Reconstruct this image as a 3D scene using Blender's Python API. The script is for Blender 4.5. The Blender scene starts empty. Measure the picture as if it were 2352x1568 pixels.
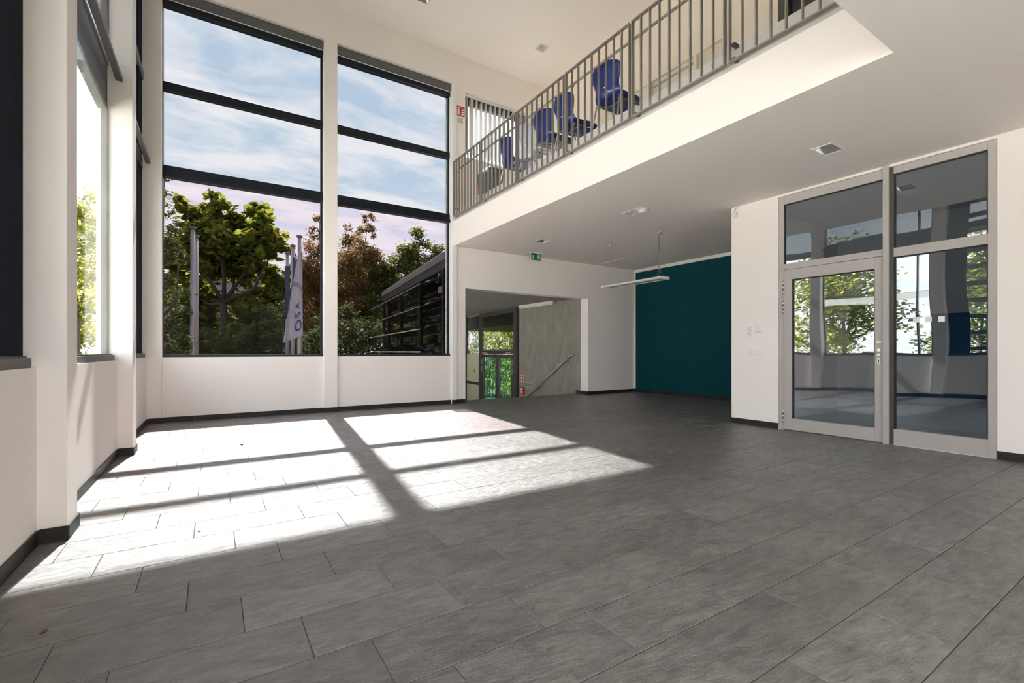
import bpy, bmesh, math, random
from mathutils import Vector, Matrix, noise as mnoise

random.seed(11)
S = bpy.context.scene
C = S.collection
R = math.radians
PI = math.pi

# ------------------------------------------------------------------ camera
cam_d = bpy.data.cameras.new('camera')
cam = bpy.data.objects.new('camera', cam_d)
C.objects.link(cam)
YAW = 0.5657
cam.location = (0, 0, 1.0916)
cam.rotation_euler = (PI / 2, 0, -YAW)
cam_d.sensor_width = 36
cam_d.lens = 1066.37 * 36 / 2352
cam_d.shift_x = (1176 - 1167.72) / 2352
cam_d.shift_y = (806.57 - 784) / 2352
cam_d.clip_start = 0.02
cam_d.clip_end = 500
S.camera = cam

# ------------------------------------------------------------------ world, sun, exposure
SKY = 6.4
SUN = 84.0
S.view_settings.view_transform = 'Standard'
S.view_settings.look = 'None'
S.view_settings.gamma = 1
S.view_settings.use_curve_mapping = False
S.view_settings.exposure = 0.76
try:
    S.cycles.diffuse_bounces = 7
    S.cycles.glossy_bounces = 5
    S.cycles.transparent_max_bounces = 20
    S.cycles.max_bounces = 14
    S.cycles.sample_clamp_indirect = 6
    S.cycles.caustics_reflective = True
    S.cycles.caustics_refractive = False
except Exception:
    pass

w = bpy.data.worlds.new('sky')
S.world = w
w.use_nodes = True
nt = w.node_tree
nt.nodes.clear()
def wn(t, **k):
    n = nt.nodes.new(t)
    for a, v in k.items():
        setattr(n, a, v)
    return n
lk = nt.links.new
tc = wn('ShaderNodeTexCoord')
sep = wn('ShaderNodeSeparateXYZ')
lk(tc.outputs['Generated'], sep.inputs[0])
rz = wn('ShaderNodeValToRGB')
e = rz.color_ramp.elements
e[0].position = 0.0; e[0].color = (0.80, 0.76, 0.82, 1)
e[1].position = 0.9; e[1].color = (0.40, 0.52, 0.72, 1)
m1 = rz.color_ramp.elements.new(0.16); m1.color = (0.78, 0.78, 0.88, 1)
m2 = rz.color_ramp.elements.new(0.34); m2.color = (0.56, 0.66, 0.80, 1)
lk(sep.outputs['Z'], rz.inputs[0])
# flat cloud layer: direction divided by height
addz = wn('ShaderNodeMath', operation='ADD'); addz.inputs[1].default_value = 0.12
lk(sep.outputs['Z'], addz.inputs[0])
mx = wn('ShaderNodeMath', operation='MAXIMUM'); mx.inputs[1].default_value = 0.05
lk(addz.outputs[0], mx.inputs[0])
dx = wn('ShaderNodeMath', operation='DIVIDE'); lk(sep.outputs['X'], dx.inputs[0]); lk(mx.outputs[0], dx.inputs[1])
dy = wn('ShaderNodeMath', operation='DIVIDE'); lk(sep.outputs['Y'], dy.inputs[0]); lk(mx.outputs[0], dy.inputs[1])
cmb = wn('ShaderNodeCombineXYZ'); lk(dx.outputs[0], cmb.inputs[0]); lk(dy.outputs[0], cmb.inputs[1])
mp = wn('ShaderNodeMapping')
mp.inputs['Rotation'].default_value = (0, 0, R(-35))
mp.inputs['Scale'].default_value = (1.0, 1.9, 1.0)
mp.inputs['Location'].default_value = (0.35, 0.1, 0)
lk(cmb.outputs[0], mp.inputs[0])
n1 = wn('ShaderNodeTexNoise'); n1.inputs['Scale'].default_value = 2.1; n1.inputs['Detail'].default_value = 9; n1.inputs['Roughness'].default_value = 0.62
n1.inputs['Distortion'].default_value = 0.4
lk(mp.outputs[0], n1.inputs['Vector'])
cr = wn('ShaderNodeValToRGB')
cr.color_ramp.elements[0].position = 0.40; cr.color_ramp.elements[0].color = (0, 0, 0, 1)
cr.color_ramp.elements[1].position = 0.60; cr.color_ramp.elements[1].color = (1, 1, 1, 1)
lk(n1.outputs['Fac'], cr.inputs[0])
mixc = wn('ShaderNodeMix', data_type='RGBA')
mixc.inputs[7].default_value = (0.93, 0.89, 0.92, 1)
lk(cr.outputs[0], mixc.inputs[0]); lk(rz.outputs[0], mixc.inputs[6])
bg = wn('ShaderNodeBackground'); bg.inputs[1].default_value = SKY
lk(mixc.outputs[2], bg.inputs[0])
wo = wn('ShaderNodeOutputWorld')
lk(bg.outputs[0], wo.inputs[0])

sun_d = bpy.data.lights.new('sun', 'SUN')
sun_d.energy = SUN
sun_d.angle = R(0.9)
sun_d.color = (1.0, 0.96, 0.92)
sun = bpy.data.objects.new('sun', sun_d)
C.objects.link(sun)
az, el = R(6.2), R(46.9)
to_sun = Vector((math.sin(az) * math.cos(el), math.cos(az) * math.cos(el), math.sin(el)))
sun.rotation_euler = to_sun.to_track_quat('Z', 'Y').to_euler()
sun.location = (3, 30, 30)

# ------------------------------------------------------------------ materials
def newmat(name):
    m = bpy.data.materials.new(name)
    m.use_nodes = True
    t = m.node_tree
    b = t.nodes['Principled BSDF']
    return m, t, b

def pm(name, col, rough=0.5, metal=0.0, spec=0.5, noise=0.0, nscale=20.0, bump=0.0, bscale=60.0, coords='Object', stretch=(1, 1, 1), emit=None):
    m, t, b = newmat(name)
    b.inputs['Roughness'].default_value = rough
    b.inputs['Metallic'].default_value = metal
    b.inputs['Specular IOR Level'].default_value = spec
    b.inputs['Base Color'].default_value = (*col, 1)
    if noise or bump:
        tcn = t.nodes.new('ShaderNodeTexCoord')
        mpn = t.nodes.new('ShaderNodeMapping')
        mpn.inputs['Scale'].default_value = stretch
        t.links.new(tcn.outputs[coords], mpn.inputs[0])
    if noise:
        nn = t.nodes.new('ShaderNodeTexNoise')
        nn.inputs['Scale'].default_value = nscale
        nn.inputs['Detail'].default_value = 6
        t.links.new(mpn.outputs[0], nn.inputs['Vector'])
        mr = t.nodes.new('ShaderNodeMapRange')
        mr.inputs['To Min'].default_value = 1 - noise
        mr.inputs['To Max'].default_value = 1 + noise
        t.links.new(nn.outputs['Fac'], mr.inputs['Value'])
        vm = t.nodes.new('ShaderNodeVectorMath'); vm.operation = 'SCALE'
        vm.inputs[0].default_value = col
        t.links.new(mr.outputs[0], vm.inputs['Scale'])
        t.links.new(vm.outputs[0], b.inputs['Base Color'])
    if bump:
        nb = t.nodes.new('ShaderNodeTexNoise')
        nb.inputs['Scale'].default_value = bscale
        nb.inputs['Detail'].default_value = 4
        t.links.new(mpn.outputs[0], nb.inputs['Vector'])
        bp = t.nodes.new('ShaderNodeBump')
        bp.inputs['Strength'].default_value = bump
        bp.inputs['Distance'].default_value = 0.002
        t.links.new(nb.outputs['Fac'], bp.inputs['Height'])
        t.links.new(bp.outputs[0], b.inputs['Normal'])
    return m

def glassmat(name, tint, r0=0.04, grow=1.0, warp=0.0):
    """thin pane: transparent tint mixed with a mirror that grows towards grazing"""
    m = bpy.data.materials.new(name)
    m.use_nodes = True
    t = m.node_tree
    t.nodes.clear()
    o = t.nodes.new('ShaderNodeOutputMaterial')
    tr = t.nodes.new('ShaderNodeBsdfTransparent')
    tr.inputs[0].default_value = (*[math.sqrt(c) for c in tint], 1)
    gl = t.nodes.new('ShaderNodeBsdfGlossy')
    gl.inputs['Roughness'].default_value = 0.0
    gl.inputs['Color'].default_value = (0.95, 0.98, 0.97, 1)
    lw = t.nodes.new('ShaderNodeLayerWeight'); lw.inputs[0].default_value = 0.5
    pw = t.nodes.new('ShaderNodeMath'); pw.operation = 'POWER'; pw.inputs[1].default_value = 5
    t.links.new(lw.outputs['Facing'], pw.inputs[0])
    ma = t.nodes.new('ShaderNodeMath'); ma.operation = 'MULTIPLY_ADD'
    ma.inputs[1].default_value = (1 - r0) * grow; ma.inputs[2].default_value = r0
    t.links.new(pw.outputs[0], ma.inputs[0])
    mxs = t.nodes.new('ShaderNodeMixShader')
    t.links.new(ma.outputs[0], mxs.inputs[0])
    t.links.new(tr.outputs[0], mxs.inputs[1])
    t.links.new(gl.outputs[0], mxs.inputs[2])
    if warp:
        tcn = t.nodes.new('ShaderNodeTexCoord')
        nb = t.nodes.new('ShaderNodeTexNoise'); nb.inputs['Scale'].default_value = 1.3; nb.inputs['Detail'].default_value = 0
        t.links.new(tcn.outputs['Object'], nb.inputs['Vector'])
        bp = t.nodes.new('ShaderNodeBump'); bp.inputs['Strength'].default_value = 1.0; bp.inputs['Distance'].default_value = warp
        t.links.new(nb.outputs['Fac'], bp.inputs['Height'])
        t.links.new(bp.outputs[0], gl.inputs['Normal'])
    t.links.new(mxs.outputs[0], o.inputs[0])
    return m

def tilemat(name, dark=1.0, ior=1.8):
    m, t, b = newmat(name)
    L = t.links.new
    N = t.nodes.new
    geo = N('ShaderNodeNewGeometry')
    oi = N('ShaderNodeObjectInfo')
    ad = N('ShaderNodeMath'); ad.operation = 'ADD'
    L(oi.outputs['Random'], ad.inputs[0]); L(geo.outputs['Random Per Island'], ad.inputs[1])
    fr = N('ShaderNodeMath'); fr.operation = 'FRACT'; L(ad.outputs[0], fr.inputs[0])
    sc = N('ShaderNodeMath'); sc.operation = 'MULTIPLY'; sc.inputs[1].default_value = 37.0; L(fr.outputs[0], sc.inputs[0])
    off = N('ShaderNodeCombineXYZ'); L(sc.outputs[0], off.inputs[2])
    va = N('ShaderNodeVectorMath'); va.operation = 'ADD'
    L(geo.outputs['Position'], va.inputs[0]); L(off.outputs[0], va.inputs[1])
    mp_ = N('ShaderNodeMapping'); mp_.inputs['Scale'].default_value = (2.6, 6.5, 1.0)
    mp_.inputs['Rotation'].default_value = (0, 0, R(9))
    L(va.outputs[0], mp_.inputs[0])
    # slate layers: stretched noise
    na = N('ShaderNodeTexNoise'); na.inputs['Scale'].default_value = 3.4; na.inputs['Detail'].default_value = 9; na.inputs['Roughness'].default_value = 0.62; na.inputs['Distortion'].default_value = 0.22
    L(mp_.outputs[0], na.inputs['Vector'])
    nb = N('ShaderNodeTexNoise'); nb.inputs['Scale'].default_value = 1.6; nb.inputs['Detail'].default_value = 3
    L(va.outputs[0], nb.inputs['Vector'])
    ramp = N('ShaderNodeValToRGB')
    ramp.color_ramp.elements[0].position = 0.3; ramp.color_ramp.elements[0].color = (0.075 * dark, 0.067 * dark, 0.062 * dark, 1)
    ramp.color_ramp.elements[1].position = 0.75; ramp.color_ramp.elements[1].color = (0.198 * dark, 0.180 * dark, 0.168 * dark, 1)
    L(na.outputs['Fac'], ramp.inputs[0])
    mr = N('ShaderNodeMapRange'); mr.inputs['To Min'].default_value = 0.86; mr.inputs['To Max'].default_value = 1.14
    L(fr.outputs[0], mr.inputs['Value'])
    mr2 = N('ShaderNodeMapRange'); mr2.inputs['From Min'].default_value = 0.3; mr2.inputs['From Max'].default_value = 0.7; mr2.inputs['To Min'].default_value = 0.8; mr2.inputs['To Max'].default_value = 1.2
    L(nb.outputs['Fac'], mr2.inputs['Value'])
    mu = N('ShaderNodeMath'); mu.operation = 'MULTIPLY'; L(mr.outputs[0], mu.inputs[0]); L(mr2.outputs[0], mu.inputs[1])
    vs = N('ShaderNodeVectorMath'); vs.operation = 'SCALE'; L(ramp.outputs[0], vs.inputs[0]); L(mu.outputs[0], vs.inputs['Scale'])
    L(vs.outputs[0], b.inputs['Base Color'])
    rr = N('ShaderNodeMapRange'); rr.inputs['To Min'].default_value = 0.42; rr.inputs['To Max'].default_value = 0.24
    L(na.outputs['Fac'], rr.inputs['Value']); L(rr.outputs[0], b.inputs['Roughness'])
    b.inputs['IOR'].default_value = ior
    b.inputs['Specular IOR Level'].default_value = 0.6
    bp = N('ShaderNodeBump'); bp.inputs['Strength'].default_value = 0.9; bp.inputs['Distance'].default_value = 0.022
    L(na.outputs['Fac'], bp.inputs['Height']); L(bp.outputs[0], b.inputs['Normal'])
    return m

def leafmat(name, c1, c2, trans=0.55, tcol=None):
    m = bpy.data.materials.new(name)
    m.use_nodes = True
    t = m.node_tree
    t.nodes.clear()
    N, L = t.nodes.new, t.links.new
    o = N('ShaderNodeOutputMaterial')
    geo = N('ShaderNodeNewGeometry')
    rp = N('ShaderNodeValToRGB')
    rp.color_ramp.elements[0].color = (*c1, 1); rp.color_ramp.elements[1].color = (*c2, 1)
    L(geo.outputs['Random Per Island'], rp.inputs[0])
    d = N('ShaderNodeBsdfDiffuse'); L(rp.outputs[0], d.inputs[0])
    tl = N('ShaderNodeBsdfTranslucent')
    if tcol:
        mm = N('ShaderNodeMix'); mm.data_type = 'RGBA'; mm.blend_type = 'MULTIPLY'; mm.inputs[0].default_value = 1
        L(rp.outputs[0], mm.inputs[6]); mm.inputs[7].default_value = (*tcol, 1)
        L(mm.outputs[2], tl.inputs[0])
    else:
        L(rp.outputs[0], tl.inputs[0])
    x = N('ShaderNodeMixShader'); x.inputs[0].default_value = trans
    L(d.outputs[0], x.inputs[1]); L(tl.outputs[0], x.inputs[2])
    L(x.outputs[0], o.inputs[0])
    return m

M = {}
M['wall'] = pm('white_wall_paint', (0.865, 0.805, 0.765), 0.62, spec=0.25, bump=0.12, bscale=140)
M['ceil'] = pm('white_ceiling_paint', (0.885, 0.825, 0.785), 0.8, spec=0.15, bump=0.1, bscale=160)
M['white'] = pm('lit_column_trim_white', (0.84, 0.82, 0.80), 0.5, spec=0.3)
M['cream'] = pm('cream_wall_paint', (0.80, 0.71, 0.60), 0.7, spec=0.2)
M['palepanel'] = pm('pale_cream_panel', (0.80, 0.76, 0.64), 0.5)
M['teal'] = pm('teal_wall_paint', (0.0017, 0.053, 0.070), 0.6, spec=0.12, noise=0.06, nscale=3)
M['tile'] = tilemat('slate_tile')
M['skirt'] = pm('slate_skirting_tile', (0.022, 0.0195, 0.018), 0.5, spec=0.3, noise=0.35, nscale=14, bump=0.3, bscale=40)
M['grout'] = pm('grey_grout', (0.062, 0.053, 0.047), 0.9, noise=0.25, nscale=6)
M['navy'] = pm('navy_aluminium', (0.005, 0.007, 0.014), 0.4, spec=0.3)
M['navy2'] = pm('blue_grey_aluminium', (0.003, 0.006, 0.014), 0.75, spec=0.08, noise=0.5, nscale=3, stretch=(1, 1, 1))
M['dgrey'] = pm('dark_grey_aluminium', (0.085, 0.083, 0.085), 0.5)
M['bbox'] = pm('grey_blind_box', (0.10, 0.10, 0.105), 0.5)
M['doorgrey'] = pm('grey_door_aluminium', (0.41, 0.38, 0.365), 0.42, spec=0.5)
M['doordark'] = pm('dark_bronze_aluminium', (0.06, 0.055, 0.05), 0.45)
M['gasket'] = pm('black_rubber', (0.01, 0.01, 0.011), 0.6)
M['steel'] = pm('brushed_steel', (0.60, 0.59, 0.58), 0.3, metal=1.0)
M['rail'] = pm('grey_painted_steel', (0.21, 0.19, 0.17), 0.38, spec=0.6)
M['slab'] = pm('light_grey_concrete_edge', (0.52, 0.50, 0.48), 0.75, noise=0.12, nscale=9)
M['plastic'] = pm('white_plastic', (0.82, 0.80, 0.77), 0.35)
M['plastic2'] = pm('ivory_plastic', (0.76, 0.74, 0.70), 0.35)
M['blue'] = pm('blue_plastic', (0.006, 0.017, 0.135), 0.28, spec=0.55)
M['pale'] = pm('pale_grey_plastic', (0.50, 0.54, 0.60), 0.28, spec=0.55)
M['bin'] = pm('dark_grey_bin_plastic', (0.05, 0.05, 0.055), 0.45)
M['red'] = pm('red_sign', (0.42, 0.035, 0.03), 0.4)
M['green'] = pm('green_sign', (0.005, 0.13, 0.06), 0.4)
M['concrete'] = pm('exposed_concrete', (0.26, 0.235, 0.195), 0.85, noise=0.42, nscale=2.6, stretch=(1, 2.2, 0.7), bump=0.3, bscale=25, coords='Object')
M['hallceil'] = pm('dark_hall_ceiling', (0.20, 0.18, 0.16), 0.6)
M['carpet'] = pm('blue_carpet', (0.05, 0.085, 0.17), 0.95, noise=0.2, nscale=200)
M['partition'] = pm('blue_partition', (0.03, 0.10, 0.19), 0.8)
M['rubber'] = pm('dark_bung', (0.03, 0.03, 0.03), 0.6)
M['reflector'] = pm('lamp_reflector', (0.75, 0.74, 0.72), 0.22, metal=0.9)
M['blindcloth'] = pm('blind_fabric', (0.50, 0.48, 0.46), 0.8)
M['paint_green'] = pm('cream_green_panel', (0.72, 0.72, 0.48), 0.6)
M['bark'] = pm('bark', (0.05, 0.038, 0.028), 0.9, noise=0.4, nscale=12)
M['ground'] = pm('lawn_ground', (0.035, 0.05, 0.018), 0.95, noise=0.4, nscale=3)
M['paving'] = pm('pale_paving', (0.54, 0.51, 0.485), 0.85, noise=0.15, nscale=2)
M['pole'] = pm('flagpole_aluminium', (0.26, 0.25, 0.27), 0.4, metal=0.2)
M['flagw'] = pm('white_flag_cloth', (0.26, 0.27, 0.31), 0.8)
M['flagb'] = pm('blue_flag_cloth', (0.03, 0.045, 0.085), 0.8)
M['flagr'] = pm('red_flag_cloth', (0.25, 0.04, 0.03), 0.8)
M['ink'] = pm('navy_flag_print', (0.015, 0.025, 0.075), 0.8)
M['coping'] = pm('grey_metal_coping', (0.085, 0.080, 0.078), 0.6)
M['bladeedge'] = pm('pale_blade_edge', (0.12, 0.11, 0.105), 0.5)
M['extdark'] = pm('dark_annexe_aluminium', (0.014, 0.014, 0.016), 0.5, spec=0.3)
M['house'] = pm('pale_render', (0.24, 0.235, 0.235), 0.8)
M['houseglass'] = pm('dark_window', (0.02, 0.025, 0.03), 0.2)
M['seed'] = pm('brown_seed', (0.10, 0.06, 0.03), 0.6)
M['g_up'] = glassmat('tinted_solar_glass', (0.081, 0.086, 0.087), r0=0.0007)
M['g_low'] = glassmat('lower_window_glass', (0.091, 0.084, 0.088), r0=0.0007)
M['g_left'] = glassmat('clear_glass', (0.64, 0.67, 0.64), grow=0.45)
M['g_upper'] = glassmat('upper_window_glass', (0.22, 0.225, 0.22), r0=0.01)
M['g_side'] = glassmat('side_solar_glass', (0.115, 0.125, 0.122), grow=0.45)
M['g_door'] = glassmat('door_glass', (0.55, 0.63, 0.70), r0=0.125, warp=0.003)
M['g_hall'] = glassmat('hall_door_glass', (0.085, 0.15, 0.135), r0=0.02)
M['g_hall2'] = glassmat('hall_fanlight_glass', (0.13, 0.14, 0.095), r0=0.02)
M['g_annex'] = glassmat('dark_annex_glass', (0.16, 0.17, 0.18), r0=0.06)
M['g_blade'] = glassmat('louvre_blade_glass', (0.30, 0.29, 0.29), r0=0.10)
M['blade'] = pm('frosted_louvre_glass', (0.25, 0.23, 0.23), 0.25)

# ------------------------------------------------------------------ geometry helpers
class G:
    def __init__(self):
        self.b = bmesh.new()
    def box(self, x0, x1, y0, y1, z0, z1, bev=0.0, mi=0):
        vs = [self.b.verts.new((x, y, z)) for x in (x0, x1) for y in (y0, y1) for z in (z0, z1)]
        idx = [(0, 1, 3, 2), (4, 6, 7, 5), (0, 4, 5, 1), (2, 3, 7, 6), (0, 2, 6, 4), (1, 5, 7, 3)]
        fs = [self.b.faces.new([vs[i] for i in q]) for q in idx]
        for f in fs:
            f.material_index = mi
        if bev:
            es = list({ed for f in fs for ed in f.edges})
            bmesh.ops.bevel(self.b, geom=es, offset=bev, segments=1, affect='EDGES', profile=0.5)
        return self
    def cyl(self, p0, p1, r0, r1=None, n=12, cap=True):
        p0, p1 = Vector(p0), Vector(p1)
        r1 = r0 if r1 is None else r1
        d = (p1 - p0).normalized()
        a = d.orthogonal().normalized(); c = d.cross(a)
        A = [self.b.verts.new(p0 + (a * math.cos(2 * PI * i / n) + c * math.sin(2 * PI * i / n)) * r0) for i in range(n)]
        B = [self.b.verts.new(p1 + (a * math.cos(2 * PI * i / n) + c * math.sin(2 * PI * i / n)) * r1) for i in range(n)]
        for i in range(n):
            f = self.b.faces.new((A[i], A[(i + 1) % n], B[(i + 1) % n], B[i])); f.smooth = True
        if cap:
            self.b.faces.new(A[::-1]); self.b.faces.new(B)
        return self
    def tube(self, pts, rad, n=8):
        pts = [Vector(p) for p in pts]
        rs = rad if isinstance(rad, (list, tuple)) else [rad] * len(pts)
        rings = []
        a = None
        for i, p in enumerate(pts):
            d = (pts[min(i + 1, len(pts) - 1)] - pts[max(i - 1, 0)]).normalized()
            a = d.orthogonal().normalized() if a is None else (a - d * a.dot(d)).normalized()
            c = d.cross(a)
            rings.append([self.b.verts.new(p + (a * math.cos(2 * PI * k / n) + c * math.sin(2 * PI * k / n)) * rs[i]) for k in range(n)])
        for q in range(len(rings) - 1):
            for k in range(n):
                f = self.b.faces.new((rings[q][k], rings[q][(k + 1) % n], rings[q + 1][(k + 1) % n], rings[q + 1][k])); f.smooth = True
        self.b.faces.new(rings[0][::-1]); self.b.faces.new(rings[-1])
        return self
    def prism(self, poly, axis, a0, a1):
        """extrude a 2-D polygon along an axis: 'x' poly=(y,z); 'y' poly=(x,z); 'z' poly=(x,y)"""
        def P(u, v, t):
            return {'x': (t, u, v), 'y': (u, t, v), 'z': (u, v, t)}[axis]
        A = [self.b.verts.new(P(u, v, a0)) for u, v in poly]
        B = [self.b.verts.new(P(u, v, a1)) for u, v in poly]
        n = len(poly)
        self.b.faces.new(A[::-1]); self.b.faces.new(B)
        for i in range(n):
            self.b.faces.new((A[i], A[(i + 1) % n], B[(i + 1) % n], B[i]))
        return self
    def sphere(self, c, r, u=12, v=8, sq=(1, 1, 1)):
        bmesh.ops.create_uvsphere(self.b, u_segments=u, v_segments=v, radius=r,
                                  matrix=Matrix.Translation(c) @ Matrix.Diagonal((*sq, 1)))
        return self
    def mesh(self, name, mats, smooth=False):
        bmesh.ops.recalc_face_normals(self.b, faces=self.b.faces)
        me = bpy.data.meshes.new(name)
        self.b.to_mesh(me); self.b.free()
        for m in (mats if isinstance(mats, (list, tuple)) else [mats]):
            me.materials.append(m)
        if smooth:
            for p in me.polygons:
                p.use_smooth = True
        return me
    def obj(self, name, mats, parent=None, loc=(0, 0, 0), rot=(0, 0, 0), smooth=False):
        return put(name, self.mesh(name, mats, smooth), parent, loc, rot)

def put(name, me, parent=None, loc=(0, 0, 0), rot=(0, 0, 0)):
    o = bpy.data.objects.new(name, me)
    C.objects.link(o)
    o.parent = parent
    o.location = loc
    o.rotation_euler = rot
    return o

def tag(o, label, cat, group=None, kind=None):
    o['label'] = label
    o['category'] = cat
    if group: o['group'] = group
    if kind: o['kind'] = kind
    return o

def thing(name, label, cat, loc=(0, 0, 0), rz=0.0, group=None, kind=None):
    o = bpy.data.objects.new(name, None)
    C.objects.link(o)
    o.empty_display_size = 0.1
    o.location = loc
    o.rotation_euler = (0, 0, rz)
    return tag(o, label, cat, group, kind)

def bx(name, m, parent, x0, x1, y0, y1, z0, z1, bev=0.0):
    """one box part, with its own origin at its centre"""
    c = ((x0 + x1) / 2, (y0 + y1) / 2, (z0 + z1) / 2)
    g = G().box(x0 - c[0], x1 - c[0], y0 - c[1], y1 - c[1], z0 - c[2], z1 - c[2], bev)
    return g.obj(name, m, parent, c)

def copy_tree(o, parent=None):
    c = o.copy()
    C.objects.link(c)
    c.parent = parent
    for ch in list(o.children):
        copy_tree(ch, c)
    return c

# ------------------------------------------------------------------ measurements of the room
XL, GX = -0.845, -0.912          # left parapet face, left glass
YB, YC, GY = 8.80, 8.755, 8.93  # back parapet face, back column face, back glass
XD = 6.71                       # wall with the glass door
ZS, ZF, ZU, ZC = 3.285, 3.80, 4.05, 7.30   # soffit, fascia top, upper floor, high ceiling
XF, Y1 = 4.213, 1.362           # balcony fascia, near edge of the void
XT = 9.614                      # teal wall
XJ = 7.95                       # right jamb of the stair opening
ZW0, ZW1 = 1.0, 6.67            # window opening

# ------------------------------------------------------------------ floor: grout bed and slate tiles
floor = G().box(XL - 0.1, XD, -4, YB + 0.02, -0.30, -0.0022).box(XD, XT + 0.05, 4.10, YB + 0.02, -0.30, -0.0022)\
    .box(4.49, XJ, YB + 0.02, 9.25, -0.30, -0.0022).obj('floor', M['grout'])
tag(floor, 'dark slate tile floor laid in staggered rows', 'floor', kind='structure')

W_, L_ = 0.302, 0.604
YA, XA, SH = 2.978, -0.300, 0.604 / 3
JT = 0.0030
def tile_mesh(lx, ly):
    g = G()
    h0, ch = -0.010, 0.0016
    a, b = lx / 2, ly / 2
    lo = [g.b.verts.new((x, y, h0)) for x, y in ((-a, -b), (a, -b), (a, b), (-a, b))]
    mi = [g.b.verts.new((x, y, -ch)) for x, y in ((-a, -b), (a, -b), (a, b), (-a, b))]
    hi = [g.b.verts.new((x, y, 0)) for x, y in ((-a + ch, -b + ch), (a - ch, -b + ch), (a - ch, b - ch), (-a + ch, b - ch))]
    for i in range(4):
        j = (i + 1) % 4
        g.b.faces.new((lo[i], lo[j], mi[j], mi[i])); g.b.faces.new((mi[i], mi[j], hi[j], hi[i]))
    g.b.faces.new(hi)
    return g
cam_f = Vector((math.sin(YAW), math.cos(YAW), 0)); cam_r = Vector((math.cos(YAW), -math.sin(YAW), 0))
def visible(x, y):
    d = x * cam_f.x + y * cam_f.y
    if d < 0.4: return 0
    px = 1167.7 + 1066.4 * (x * cam_r.x + y * cam_r.y) / d
    py = 806.6 + 1066.4 * 1.0916 / d
    if -150 < px < 2500 and py < 1750: return 1 / d ** 2
    return 0
regions = [(XL + 0.001, XD - 0.001, -4.0, YB - 0.001), (XD - 0.001, XT - 0.001, 4.181, YB - 0.001), (4.50, XJ - 0.001, YB - 0.001, 9.25)]
tiles = []
for k in range(-24, 24):
    y1 = YA - k * W_ - JT / 2 * 1.5; y0 = y1 - W_ + JT * 1.5
    for j in range(-3, 24):
        for jj in range(0, 1):
            x0 = XA + j * L_ + (k % 3) * SH + ((k - (k % 3)) // 3) * 0.0
            x0 = XA + j * L_ + ((k * SH) % L_) + JT / 2
            x1 = x0 + L_ - JT
            rs = []
            for (a0, a1, b0, b1) in regions:
                cx0, cx1, cy0, cy1 = max(x0, a0), min(x1, a1), max(y0, b0), min(y1, b1)
                if cx1 - cx0 > 0.012 and cy1 - cy0 > 0.012:
                    rs.append([cx0, cx1, cy0, cy1])
            # join pieces that touch along x or y
            if len(rs) == 2:
                p, q = rs
                if abs(p[2] - q[2]) < 0.004 and abs(p[3] - q[3]) < 0.004:
                    rs = [[min(p[0], q[0]), max(p[1], q[1]), p[2], p[3]]]
                elif abs(p[0] - q[0]) < 0.004 and abs(p[1] - q[1]) < 0.004:
                    rs = [[p[0], p[1], min(p[2], q[2]), max(p[3], q[3])]]
            for r_ in rs:
                tiles.append((visible((r_[0] + r_[1]) / 2, (r_[2] + r_[3]) / 2) * (r_[1] - r_[0]) * (r_[3] - r_[2]), r_))
tiles.sort(key=lambda t: -t[0])
full = None
rest = G()
for n, (v, (x0, x1, y0, y1)) in enumerate(tiles):
    lx, ly = x1 - x0, y1 - y0
    c = ((x0 + x1) / 2, (y0 + y1) / 2, random.uniform(-0.0004, 0.0003))
    if n < 298 and v > 0:
        if abs(lx - (L_ - JT)) < 1e-5 and abs(ly - (W_ - JT * 1.5)) < 1e-5:
            if full is None:
                full = tile_mesh(lx, ly).mesh('floor_tile', M['tile'])
            me = full
        else:
            me = tile_mesh(lx, ly).mesh('floor_tile', M['tile'])
        put('floor_tile', me, floor, c)
    else:
        g = tile_mesh(lx, ly)
        bmesh.ops.translate(g.b, verts=g.b.verts, vec=c)
        tmp = bpy.data.meshes.new('tmp'); g.b.to_mesh(tmp); g.b.free()
        rest.b.from_mesh(tmp); bpy.data.meshes.remove(tmp)
ro = rest.obj('far_floor_tiles', M['tile'], floor)
ro['kind'] = 'stuff'

# ------------------------------------------------------------------ walls, columns, ceilings
wb = G()
wb.box(XL, 4.19, YB, 9.10, -0.3, ZW0)                                # parapet under the tall windows
wb.box(-1.15, 4.285, YC, 9.10, ZW1, 7.6)                             # lintel band
wb.box(4.285, 4.50, 8.79, 9.06, -0.3, 7.6).box(4.50, XJ, 8.79, 9.06, 2.425, 5.2)
wb.box(4.50, 9.9, 8.79, 9.06, 6.58, 7.6).box(6.15, 9.9, 8.79, 9.06, 5.2, 6.58).box(XJ, 9.9, 8.79, 9.06, -0.3, 5.2)
tag(wb.obj('wall_back', M['wall']), 'white back wall with tall windows and stair opening', 'wall', kind='structure')
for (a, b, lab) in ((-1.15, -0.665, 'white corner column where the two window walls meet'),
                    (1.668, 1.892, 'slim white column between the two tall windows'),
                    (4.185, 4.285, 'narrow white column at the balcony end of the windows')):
    tag(bx('column', M['white' if a > 4 else 'wall'], None, a, b, YC, 9.10, -0.3, ZW1), lab, 'column', kind='structure')  # balcony column takes the brighter white: light on its front put into the paint
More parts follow.
